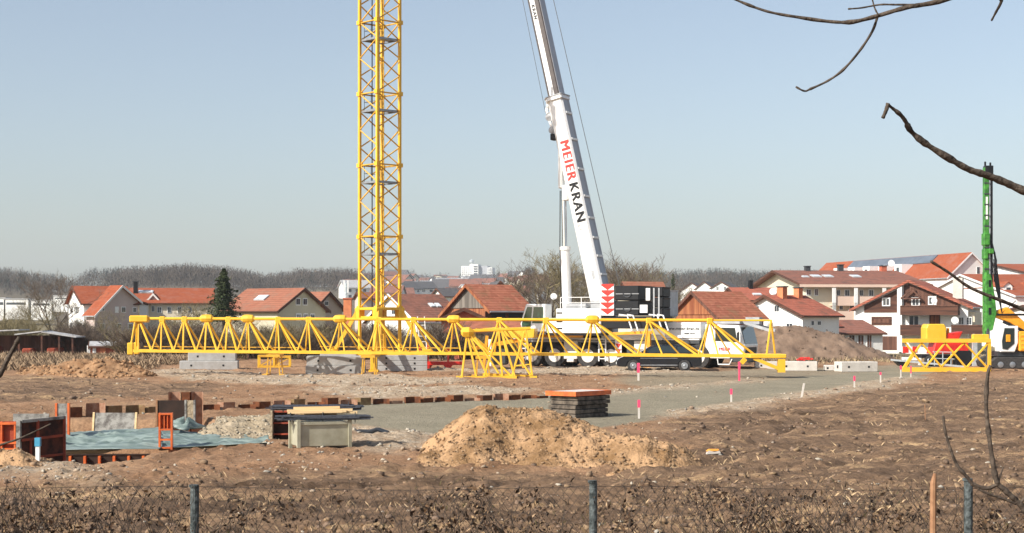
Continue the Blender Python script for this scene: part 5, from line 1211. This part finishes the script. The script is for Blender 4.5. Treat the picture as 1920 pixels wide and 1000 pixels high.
# white industrial strip far left
for i,(px,y0,y1,w_) in enumerate(((-5,556,576,40),(35,558,574,45),(82,560,575,38),(118,552,560,26))):
    s_=F/560; t=thing('greenhouse','low white far off building, number %s in the row at the left edge'%('one','two','three','four')[i],'building',((px-960)/s_,560,CAMZ-(y1+4-HY)/s_)); t['label']=('low white far off hall cut by the left picture edge','wide low white far off hall, second in the row at left','low white far off hall just left of the white gable','short white hall highest of the far row at left')[i]
    ww=w_/s_; h=(y1-y0)/s_; obj('wall',MB().hexa((-ww/2,-3,-4),(ww/2,3,h)),'wall_white',t); obj('roof',MB().hexa((-ww/2-.2,-3.2,h),(ww/2+.2,3.2,h+.35)),'roof_sheet',t)
    o=obj('window_band',MB().hexa((-ww*.4,-3.06,h*.4),(ww*.4,-3.01,h*.65)),'window_glass',t)
# town houses on the hill
def town():
    protos=[]
    for wm,rm in (('wall_white','roof_dark'),('wall_white','roof_brown'),('wall_cream','roof_brown'),('wall_white','roof_sheet')):
        t=thing('town_house','small pale house with a pitched roof among many on the far hillside','house',(0,0,0),0,'small houses on the far hillside')
        obj('wall',MB().prism([(-4.5,-4),(4.5,-4),(4.5,5),(0,8),(-4.5,5)],-6,6,'yz'),wm,t)
        obj('roof',MB().prism([(-5.3,4.6),(0,8.1),(5.3,4.6),(5.3,5),(0,8.6),(-5.3,5)],-6.6,6.6,'yz'),rm,t)
        for xx in (-3.5,0,3.5):
            for zz in (1.,3.6): obj('window',MB().hexa((xx-.7,-4.56,zz-.6),(xx+.7,-4.51,zz+.7)),'window_glass',t)
        protos.append(t)
    used=[False]*4; pl_=[]
    tries=0
    while len(pl_)<115 and tries<6000:
        tries+=1
        px=rnd.uniform(655,1010); d=rnd.uniform(780,2150); x=(px-960)*d/F
        if px<740 and d>1500: continue
        if any(abs(x-a)<24 and abs(d-b_)<45 for a,b_ in pl_): continue
        if abs(px-895)<40 and d>1950: continue
        pl_.append((x,d)); k=rnd.choice([0,0,1,2,3]); z=hillz(x,d); r=rnd.uniform(-.9,.9); sc_=rnd.uniform(.85,1.25)
        if not used[k]: o=protos[k]; used[k]=True; o.location=(x,d,z); o.rotation_euler=(0,0,r); o.scale=(sc_,)*3
        else: copy_tree(protos[k],loc=(x,d,z),rot=r,scale=(sc_*rnd.uniform(.9,1.5),sc_,sc_))
town()
# yellow villa on the hill
house('villa','cream villa with a hipped dark roof on the hill left of the hospital tower',820,516,523,523,536,1750,26,26,25,70,'wall_cream','roof_dark',ov=.8,gw=[(808,527,4,4),(820,527,4,4),(832,527,4,4)])
# hospital
hd=2120; s_=F/hd; p=P(895,520,hd); t=thing('hospital_building','white multi storey block with a roof dish on top of the far hill','tower block',(p.x,hd,p.z-3),R(-14))
u=1/s_
obj('main_wing',MB().hexa((-29*u,-6,-6),(-4*u,8,25*u)),'wall_white',t); obj('balcony_wing',MB().hexa((-5*u,-9,-6),(5*u,8,28*u)),'wall_white',t); obj('side_wing',MB().hexa((5*u,-4,-6),(21*u,10,25*u)),'wall_beige' if 0 else 'boom_back',t); obj('end_wing',MB().hexa((22*u,-6,-6),(31*u,8,22*u)),'wall_white',t)
mb=MB()
for k in range(5): mb.hexa((-3.5*u,-9.6,(5+k*4.4)*u),(3.5*u,-9.05,(7.2+k*4.4)*u))
obj('window_band',mb,'window_glass',t)
mb=MB()
for k in range(5):
    for j in range(6): mb.hexa(((-27+j*3.6)*u,-6.3,(5+k*3.9)*u),((-25.2+j*3.6)*u,-6.05,(6.8+k*3.9)*u))
    mb.hexa((23*u,-6.4,(4+k*3.6)*u),(30*u,-6.05,(5.8+k*3.6)*u))
obj('windows',mb,'steel',t)
obj('roof_house',MB().hexa((-14*u,-2,25*u),(-8*u,4,29*u)),'white_dirty',t); obj('mast',MB().beam((-11*u,0,28*u),(-11*u,0,38*u),.9).lathe([(.5,0),(3.,1),(3.2,3),(.6,4.5)],(-11*u,0,31*u),'z',10),'galv',t)
# light mast left
p=P(649,560,260); t=thing('antenna_mast','slim white antenna mast rising before the wooded hill left of the tower crane','mast',(p.x,260,-.7)); obj('pole',MB().tube([(0,0,0),(0,0,9.5)],.18,8),'galv',t); obj('antenna',MB().box((-.32,0,8.9),(.2,.2,2.0)).box((.3,0,8.9),(.2,.2,2.0)).beam((-.32,0,8.6),(.32,0,8.6),.06),'white_paint',t)
# ------------------------------------------------------------------ trees
def tree_mesh(seed,H,spread=.55,levels=5,trunk=.16,m=False,fork=3,up=.35,r0=None,lowsplit=False,nb=(2,3)):
    r=random.Random(seed); tk=MB(); cr=MB(); r0=r0 or H*.018
    def grow(p,d,L,rad,lv):
        seg=3; pts=[p]; dd=d.copy()
        for i in range(seg):
            dd=(dd+Vector((r.uniform(-1,1),r.uniform(-1,1),r.uniform(-.6,1)))*.13).normalized(); pts.append(pts[-1]+dd*L/seg)
        tgt=tk if lv==0 else cr
        tgt.tube(pts,[rad*(1-.45*i/seg) for i in range(seg+1)],5 if lv==0 else 3,cap=False)
        if lv>=levels: return
        n=(r.randint(4,6) if lv==0 else r.randint(*nb)+(1 if lv<3 else 0))
        for k in range(n):
            f=.45+.55*(k+1)/n if lv else .35+.65*(k+1)/n
            q=pts[0].lerp(pts[-1],f) if f<1 else pts[-1]
            idx=min(int(f*seg),seg-1); q=pts[idx].lerp(pts[idx+1],f*seg-idx) if f<1 else pts[-1]
            side=Vector((r.uniform(-1,1),r.uniform(-1,1),r.uniform(-.2,.4))).normalized()
            nd=(dd*(1-spread)+side*spread*1.2+Vector((0,0,up*.4))).normalized()
            grow(q,nd,L*r.uniform(.55,.8),max(rad*.52,.012),lv+1)
    grow(Vector((0,0,-.2)),Vector((r.uniform(-.05,.05),r.uniform(-.05,.05),1)).normalized(),H*.36,r0,0)
    return tk,cr
def bare_tree(name,seed,H,label,group,barkm,**k):
    tk,cr=tree_mesh(seed,H,**k); t=thing(name,label,'tree',(0,0,0),0,group)
    obj('trunk',tk,barkm,t); obj('crown',cr,barkm,t); return t
TG='bare trees behind the site'
prot=[bare_tree('bare_tree',s_,9,'leafless tree with olive brown twigs',TG,bm__,levels=6,spread=.5,nb=(2,3)) for s_,bm__ in ((1,'bark_far'),(2,'bark_olive'),(3,'bark_far'),(4,'bark_olive'))]
place=[(1000,165,11,0,'leafless round tree left of the lifting cylinder, nearest the orange brick house'),(1022,172,13,1,'tall olive bare tree directly left of the lifting cylinder'),(1045,180,12,2,'bare tree seen behind the lifting cylinder of the crane'),(1075,172,12,3,'olive bare tree between lifting cylinder and boom'),(985,200,11.5,2,'bare tree above the orange brick gable'),
 (1155,178,12,1,'bare tree just right of the boom foot'),(1180,175,12.5,0,'reddish bare tree above the red warning board'),(1205,182,12.5,2,'bare tree above the black counterweights'),(1232,186,11.5,3,'bare tree right of the black counterweights'),(1250,190,10,0,'smaller bare tree left of the slender cypress'),
 (95,150,9.5,0,'tall thin bare tree rising left of the white gable'),(30,130,5.5,1,'olive bare tree above the wooden shelter, leftmost'),(60,135,6,3,'bushy bare tree between shelter and white halls'),(10,140,6,2,'bare tree cut by the left edge above the shelter'),(208,128,5.2,1,'bare tree in front of the pinkish gable'),(125,132,5,2,'low bare tree in front of the white balcony'),
 (345,140,6,3,'olive bare tree in front of the long orange roof'),(372,138,5.5,1,'olive bare tree left of the dark spruce'),(320,142,4.5,0,'low bare tree in front of the cream row house'),(445,140,5.2,2,'bare tree right of the dark spruce'),(470,142,4.4,1,'bare tree before the salmon roof'),
 (1430,134,4.2,0,'small bare tree in front of the white house gable'),(1100,186,12,0,'bare tree hidden behind the white boom')]
us_=[0]*4
for px,d,h,k,lab in place:
    x=(px-960)*d/F; sc_=h/9*1.0
    if not us_[k]: o=prot[k]; us_[k]=1; o['label']=lab; o.location=(x,d,-.8); o.scale=(sc_,)*3
    else: copy_tree(prot[k],loc=(x,d,-.8),rot=rnd.uniform(0,6.28),label=lab,scale=(sc_*rnd.uniform(.9,1.15),sc_,sc_))
# bushes
def bush_mesh(seed,H,n=26,lv=3):
    r=random.Random(seed); mb=MB()
    def g_(p,d,L,rad,l):
        q=p+d*L*.5; d2=(d+Vector((r.uniform(-1,1),r.uniform(-1,1),r.uniform(-.3,.6)))*.25).normalized(); e_=q+d2*L*.5
        mb.tube([p,q,e_],[rad,rad*.8,rad*.5],3,cap=False)
        if l<=0: return
        for _ in range(4):
            nd=(d2+Vector((r.uniform(-1,1),r.uniform(-1,1),r.uniform(-.5,.7)))*.7).normalized(); g_(p.lerp(e_,r.uniform(.3,1)),nd,L*.6,rad*.6,l-1)
    for i in range(n):
        a=r.uniform(0,6.28); b_=r.uniform(.1,.75); g_(Vector((r.uniform(-.5,.5),r.uniform(-.4,.4),-.1)),Vector((math.cos(a)*b_,math.sin(a)*b_,1)).normalized(),H*.55,.03,lv)
    return mb
bp_=[]
for k,mm in enumerate(('bark_bush','bark_far','bark_olive')):
    o=obj('bare_bush',bush_mesh(40+k,2.6),mm); tag(o,'leafless brown bush in the hedgerow behind the jib','bush','leafless bushes of the hedgerow behind the site'); bp_.append(o)
first=[1,1,1]
for i in range(64):
    k=rnd.randrange(3)
    if i<44: px=250+600*i/44+rnd.uniform(-8,8); d=rnd.uniform(108,126); sc_=rnd.uniform(.75,1.15)
    elif i<54: px=rnd.uniform(-30,200); d=rnd.uniform(124,134); sc_=rnd.uniform(.8,1.5)
    else: px=rnd.uniform(860,1000) if i<59 else rnd.uniform(1370,1500); d=112 if px<1100 else 128; sc_=rnd.uniform(.6,.9)
    x=(px-960)*d/F
    if first[k]: o=bp_[k]; first[k]=0
    else: o=bp_[k].copy(); COL.objects.link(o)
    o.location=(x,d,gz(x,d)-.05); o.rotation_euler=(0,0,rnd.uniform(0,6.28)); o.scale=(sc_*1.25,sc_*1.25,sc_)
# dark board fence behind the hedge
t=thing('board_fence','low dark board fence behind the hedgerow and the jib','fence',(P(540,600,131).x,131,-.75),0)
obj('boards',MB().hexa((-12.5,-.04,0),(12,.04,1.9)),'wood_brown',t)
for k in range(11): obj('post',MB().box((-12.3+k*2.4,-.08,1.0),(.12,.12,2.0)),'wood_dark',t)
# spruce
def spruce(px,d,yt,yb,label,wd,name='spruce_tree',cyl=False,cat='tree'):
    seed_=int(px)
    s_=F/d; H=(yb-yt)/s_; p=P(px,yb,d); t=thing(name,label,cat,(p.x,d,p.z))
    obj('trunk',MB().tube([(0,0,-1),(0,0,H)],[.16,.02],6),'bark',t)
    n=9000 if not cyl else 2500; hh=nr.rand(n)**.8; zz=hh*H; rad=wd*(1-hh)**.8*(1 if not cyl else .0)+ (wd*.5*np.sin(np.clip(hh,0,1)*3.0) if cyl else 0); tier=.75+.25*np.cos(hh*H/ .45*6.28)
    an=nr.rand(n)*6.28; rr=rad*tier*(.2+.8*nr.rand(n)**.5)*(.8+.3*np.sin(an*5+hh*20))*(1+.9*fbm(an*1.3+seed_*3,hh*9,2,seed_)); zz=zz-rr*.25
    c=np.stack([rr*np.cos(an),rr*np.sin(an),zz],1); sz=.09+.1*nr.rand(n)
    tri=c[:,None,:]+(nr.rand(n,3,3)-.5)*2*sz[:,None,None]*np.array([1,1,.7]); 
    colr=np.ones((n,3))
    o=soup('crown',tri.reshape(-1,3),np.arange(3*n).reshape(-1,3),colr,'spruce',t); return t
spruce(420,136,505,600,'dark green spruce standing left of the salmon roofed house',2.0)
spruce(1262,300,514,560,'slender dark green cypress before the wooded hill',1.0,'cypress_tree',True)
spruce(718,158,566,612,'small dark conifer behind the mast foot',1.6)
# far forest
def forest():
    V=[];Cc=[]; N=7200; nt_=0
    px=-150+2200*nr.rand(N); RR=np.interp(px,PR[:,0],PR[:,2]); fr=.42+.62*nr.rand(N)**.75; d=520+(RR-520)*fr
    x=(px-960)*d/F; 
    keep=((px<715)|(px>985)|((fr>.97)&(nr.rand(N)<.35))|(nr.rand(N)<.06))
    fld=(px>118)&(px<205)&(fr<.93)&(fr>.6); keep&=~(fld)
    keep&=~((px>840)&(px<950)&(fr>.9))
    keep&= (fbm(x/60,d/90,2,71)>-.42)|(fr>.85)
    x,d,px=x[keep],d[keep],px[keep]; z=hill_h(x/d,d)-.75
    n=len(x); H=(11+6*nr.rand(n)); W_=H*(.26+.12*nr.rand(n)); ever=(fbm(x/90,d/120,2,73)>.15)&(nr.rand(n)<.6)|(nr.rand(n)<.03)
    base=np.array([(.15,.115,.09),(.185,.15,.12),(.125,.1,.085),(.2,.155,.11)])[nr.randint(0,4,n)]
    base=base*(.62+.35*fbm(x/70,d/160,3,79))[:,None]*np.where((nr.rand(n)<.1)[:,None],1.5,1)
    base=np.where(ever[:,None],np.array([.022,.034,.024]),base)
    K=96
    a=nr.rand(n,K)*6.28; ph=np.arccos(nr.rand(n,K)*2-1); rr=nr.rand(n,K)**.4
    ex=np.sin(ph)*np.cos(a)*rr; ey=np.sin(ph)*np.sin(a)*rr; ez=np.cos(ph)*rr
    # evergreens taper
    tp=np.where(ever[:,None],(1-(ez+1)/2)*1.1+.1,1)
    c=np.stack([x[:,None]+ex*W_[:,None]*tp,d[:,None]+ey*W_[:,None]*tp,z[:,None]+H[:,None]*(.58+ez*.42)],-1)
    sz=.3+.45*nr.rand(n,K)
    tri=c[:,:,None,:]+(nr.rand(n,K,3,3)-.5)*2*sz[:,:,None,None]*np.array([.45,.45,2.0])
    cols=np.repeat(base,K,axis=0)*(.85+.3*nr.rand(n*K,1))
    o=soup('forest',tri.reshape(-1,3),np.arange(n*K*3).reshape(-1,3),cols,'forest'); tag(o,kind='stuff')
forest()
# ------------------------------------------------------------------ foreground fence
t=thing('chain_link_fence','rusty chain link fence on dark posts along the bottom edge of the picture','fence',(0,10,0.3))
for px,pt,w_ in ((363,914,.027),(1111,906,.025),(1815,902,.027)):
    p=P(px,pt,10); o=obj('post',MB().tube([(p.x,0,-.4),(p.x+.005,.01,p.z-.3)],w_,12),'fence_post',t,smooth=False); obj('cap',MB().tube([(p.x,.01,p.z-.3),(p.x,.01,p.z-.285)],w_*1.15,12),'fence_post',o)
mb=MB(); zt=P(0,917,10).z-.3
def wob(x,z): return (x+.006*math.sin(z*23+x*7)+rnd.uniform(-.002,.002), .04+.015*math.sin(x*3), z)
x=-4.4
while x<4.2:
    for sg in (1,-1):
        pts=[]
        for k in range(9):
            zz=zt-k*.09; xx=x+sg*k*.072; sag=.012*math.sin(xx*2.1); q=wob(xx,zz+sag); pts.append((q[0],q[1]+sg*.002,q[2]))
        mb.tube(pts,.0013,3,cap=False)
    x+=.056
obj('wire_mesh',mb,'wire',t); obj('top_wire',MB().tube([(xx,.04,zt+.012*math.sin(xx*2.1)) for xx in np.linspace(-4.4,4.4,60)],.0018,3),'wire',t)
t=thing('wooden_stake','weathered reddish brown wooden stake beside the right fence post','stake',(P(1748,600,9.9).x,9.9,.3))
p=P(1748,888,9.9); t.location.x=p.x
obj('stake',MB().tube([(-.012,0,-.4),(-.004,0,.6),(.004,0,.9),(.006,0,p.z-.36),(0.016,0,p.z-.3)],[.024,.022,.021,.02,.009],8),'stick',t)
# dead vines / leaves on the fence
def leaves(n,pxr,d0,d1,ytop,zmin,seed,dens=None):
    px=pxr[0]+(pxr[1]-pxr[0])*nr.rand(n); d=d0+(d1-d0)*nr.rand(n); x=(px-960)*d/F
    yt=ytop+ (fbm(px/60,px*0,3,seed))*30; zt_=CAMZ-(yt-HY)*d/F; z=zt_-(zt_-zmin)*nr.rand(n)**.9
    if dens is not None: k=fbm(px/45,z*9,3,seed+1)+(nr.rand(n)-.5)*.5>dens(px); px,d,x,z=px[k],d[k],x[k],z[k]; n=len(x)
    c=np.stack([x,d,z],1); s_=.006+.014*nr.rand(n)**2
    A_=nr.randn(n,3); A_/=np.linalg.norm(A_,axis=1)[:,None]; B_=np.cross(A_,nr.randn(n,3)); B_/=np.linalg.norm(B_,axis=1)[:,None]; N_=np.cross(A_,B_)
    a=c-A_*s_[:,None]*1.3; b_=c+B_*s_[:,None]*.7+N_*s_[:,None]*.3; e_=c+A_*s_[:,None]*1.3; f_=c-B_*s_[:,None]*.7+N_*s_[:,None]*.3
    V=np.stack([a,b_,e_,f_],1).reshape(-1,3); Fc=(np.array([(0,1,2),(0,2,3)])[None]+4*np.arange(n)[:,None,None]).reshape(-1,3)
    pal=np.array([(.02,.013,.009),(.045,.027,.016),(.12,.07,.038),(.07,.04,.024),(.3,.2,.11),(.025,.016,.011)]); cols=pal[nr.randint(0,6,n)]
    return V,Fc,np.repeat(cols,2,axis=0)
def dn(px):
    w_=np.interp(px,[-50,60,200,330,480,640,700,800,960,1080,1200,1330,1420,1600,1660,1950],[-.25,-.1,-.02,.12,.2,.26,.22,.12,.16,.3,.22,.12,-.05,-.02,.3,.34]); return w_
V,Fc,cl_=leaves(10500,(-40,1960),9.8,10.6,917,1.38,501,dn)
tag(soup('dead_vine_leaves',V,Fc,cl_,'leaf'),kind='stuff')
mb=MB()
for i in range(460):
    px=rnd.uniform(-30,1950)
    if rnd.random()<float(np.clip(dn(np.array([px]))[0]*2.2+.1,0,.9)): continue
    d=rnd.uniform(9.85,10.5); x=(px-960)*d/F; p=Vector((x,d,1.25)); pts=[p]; a=rnd.uniform(-.5,.5)
    top=CAMZ-(rnd.uniform(900,960)-HY)*d/F
    while pts[-1].z<top:
        a+=rnd.uniform(-.5,.5); a*=.85; pts.append(pts[-1]+Vector((math.sin(a)*.035,rnd.uniform(-.006,.006),.035)))
    mb.tube(pts,[.0035-.002*k/len(pts) for k in range(len(pts))],3,cap=False)
tag(obj('dead_vine_stems',mb,'bark'),kind='stuff')
# rough bank of dry growth just behind the fence
n=3500; px=-40+2000*nr.rand(n); d=11.2+8.5*nr.rand(n); x=(px-960)*d/F; k=(fbm(x/.7,d/1.2,3,141)>.0); x,d=x[k],d[k]; n=len(x)
tag(blades('dry_bank_grass',x,d,ground_z(x,d)-.01,.12+.4*nr.rand(n)**1.6,.004+.003*nr.rand(n),np.array([.3,.2,.11])*(.3+.7*nr.rand(n,1)),.9),kind='stuff')
n=9000; px=-60+2050*nr.rand(n); yy=905+110*nr.rand(n)**.8; d=F*CAMZ/(yy-HY); x=(px-960)*d/F; k=(fbm(x/.9,d/1.5,3,151)>.02); x,d=x[k],d[k]; n=len(x)
pal=np.array([(.05,.032,.02),(.09,.06,.036),(.4,.27,.16),(.04,.026,.016),(.2,.13,.075),(.1,.08,.035)])
tag(blades('dead_weeds',x,d,ground_z(x,d)-.01,.03+.11*nr.rand(n)**1.6,.004+.012*nr.rand(n),pal[nr.randint(0,6,n)],1.0),kind='stuff')
# ------------------------------------------------------------------ near branches
def limb(pts,d,dv=0):
    out=[]
    for i,(px,py) in enumerate(pts): out.append(P(px,py,d+dv*i/(len(pts)-1)))
    return out
def smooth(pts,n=5):
    o=[]; 
    for i in range(len(pts)-1):
        p0=pts[max(i-1,0)]; p1=pts[i]; p2=pts[i+1]; p3=pts[min(i+2,len(pts)-1)]
        for k in range(n):
            t=k/n; o.append(.5*((2*p1)+(-p0+p2)*t+(2*p0-5*p1+4*p2-p3)*t*t+(-p0+3*p1-3*p2+p3)*t**3))
    return o+[pts[-1]]
def twig(name,par,pts,d,w0,w1,dv=0,nodes_=(),off=(0,0,0)):
    q=smooth(limb(pts,d,dv)); n=len(q); rs=[]
    for i in range(n):
        f=i/(n-1); r=.84*(w0+(w1-w0)*f)*(1+.08*math.sin(i*2.3)+.05*math.sin(i*5.1)); 
        for a in nodes_:
            if abs(f-a)<.6/n+.008: r*=1.3
        rs.append(r*.5*d/F)
    return obj(name,MB().tube(q,rs,7),'bark',par,off=off,smooth=True)
t=thing('overhanging_tree','leafless near tree whose thin branches reach in from the upper right edge','tree',(P(3100,600,6.5).x,6.5,.3)); off=tuple(t.location)
tx=off[0]
obj('trunk',MB().tube([(tx+.02,6.5,-.2),(tx+.03,6.5,1.5),(tx,6.5,2.6),(tx,6.5,3.5),(tx-.08,6.52,5.4)],[.12,.1,.08,.07,.03],10),'bark',t,off=off)
def P3(pts): return pts
twig('branch',t,[(3100,430),(2750,300),(2400,90),(2100,-45),(1890,-32),(1760,3),(1700,14),(1645,30),(1600,41),(1560,41),(1500,33),(1440,22),(1385,2),(1350,-15)],6.5,16,4.5,.2,(.3,.62,.75,.9),off)
twig('twig',t,[(1645,32),(1635,60),(1610,98),(1580,132),(1552,152),(1520,167),(1508,171),(1492,163)],6.65,6.5,4,0,(.45,.7,.95),off)
twig('twig',t,[(1715,9),(1680,9),(1650,9),(1615,15),(1590,17)],6.6,5,3.5,0,(.95,),off)
twig('twig',t,[(1648,30),(1640,15),(1634,-8)],6.6,4,3.5,0,(),off)
twig('twig',t,[(3100,340),(2700,60),(2300,-120),(1890,-40),(1878,2),(1868,22),(1859,39)],6.5,14,4,.2,(.97,),off)
twig('branch',t,[(3100,700),(2800,640),(2450,560),(2150,455),(2000,392),(1918,357),(1880,340),(1845,327),(1815,317),(1775,294),(1735,269),(1708,246),(1698,228),(1688,215),(1672,202),(1664,196)],6.5,25,5.5,-.3,(.6,.68,.76,.88),off)
twig('hanging_bud',t,[(1665,194),(1661,208),(1655,222)],6.2,10,8,0,(),off)
t=thing('sapling','leafless sapling with curved brown stems at the lower right corner','sapling',(P(1990,600,8).x,8,.4)); off=tuple(t.location)
twig('stem',t,[(2010,1400),(1990,1150),(1950,1010),(1920,955),(1885,920),(1870,905),(1862,870),(1855,820),(1849,760),(1852,705),(1857,685)],8,17,7,0,(.55,.72,.85),off)
twig('stem',t,[(1872,908),(1850,916),(1825,908),(1812,893),(1795,873),(1783,845),(1773,812),(1768,780)],8,9,6,0,(.5,.97),off)
twig('twig',t,[(1905,945),(1880,935),(1850,925),(1820,908)],8,7,5,0,(),off); twig('twig',t,[(1908,948),(1925,930),(1950,905)],8,8,5,0,(),off); twig('twig',t,[(1872,905),(1878,885),(1882,875)],8,5,3,0,(),off)
twig('twig',t,[(2010,1300),(2120,1000),(2080,720),(1990,610),(1918,580),(1880,565),(1820,540),(1780,512),(1745,490)],8,13,5,-.3,(.97,),off)
t=thing('bare_shrub','dark leafless twigs of a near shrub at the left edge','shrub',(P(-140,600,7).x,7,.4)); off=tuple(t.location)
twig('stem',t,[(-140,1400),(-120,1050),(-90,850),(-20,722),(0,702),(15,672),(30,645),(36,632)],7,18,8,0,(.9,),off)
twig('twig',t,[(-100,880),(-40,852),(0,835),(30,825),(60,812),(95,795)],7,7,3,0,(),off)
# ------------------------------------------------------------------ haze
m=bpy.data.materials.new('haze_air'); m.use_nodes=True; n_=m.node_tree; n_.nodes.clear()
o_=n_.nodes.new('ShaderNodeOutputMaterial'); v=n_.nodes.new('ShaderNodeVolumePrincipled'); v.inputs['Color'].default_value=(.86,.93,1,1); v.inputs['Density'].default_value=.00014; v.inputs['Anisotropy'].default_value=0
n_.links.new(v.outputs[0],o_.inputs['Volume']); M['haze_air']=m
if True:
    hb=obj('haze',MB().hexa((-8600,-60,-6),(8600,3400,130)),'haze_air'); tag(hb,kind='stuff')
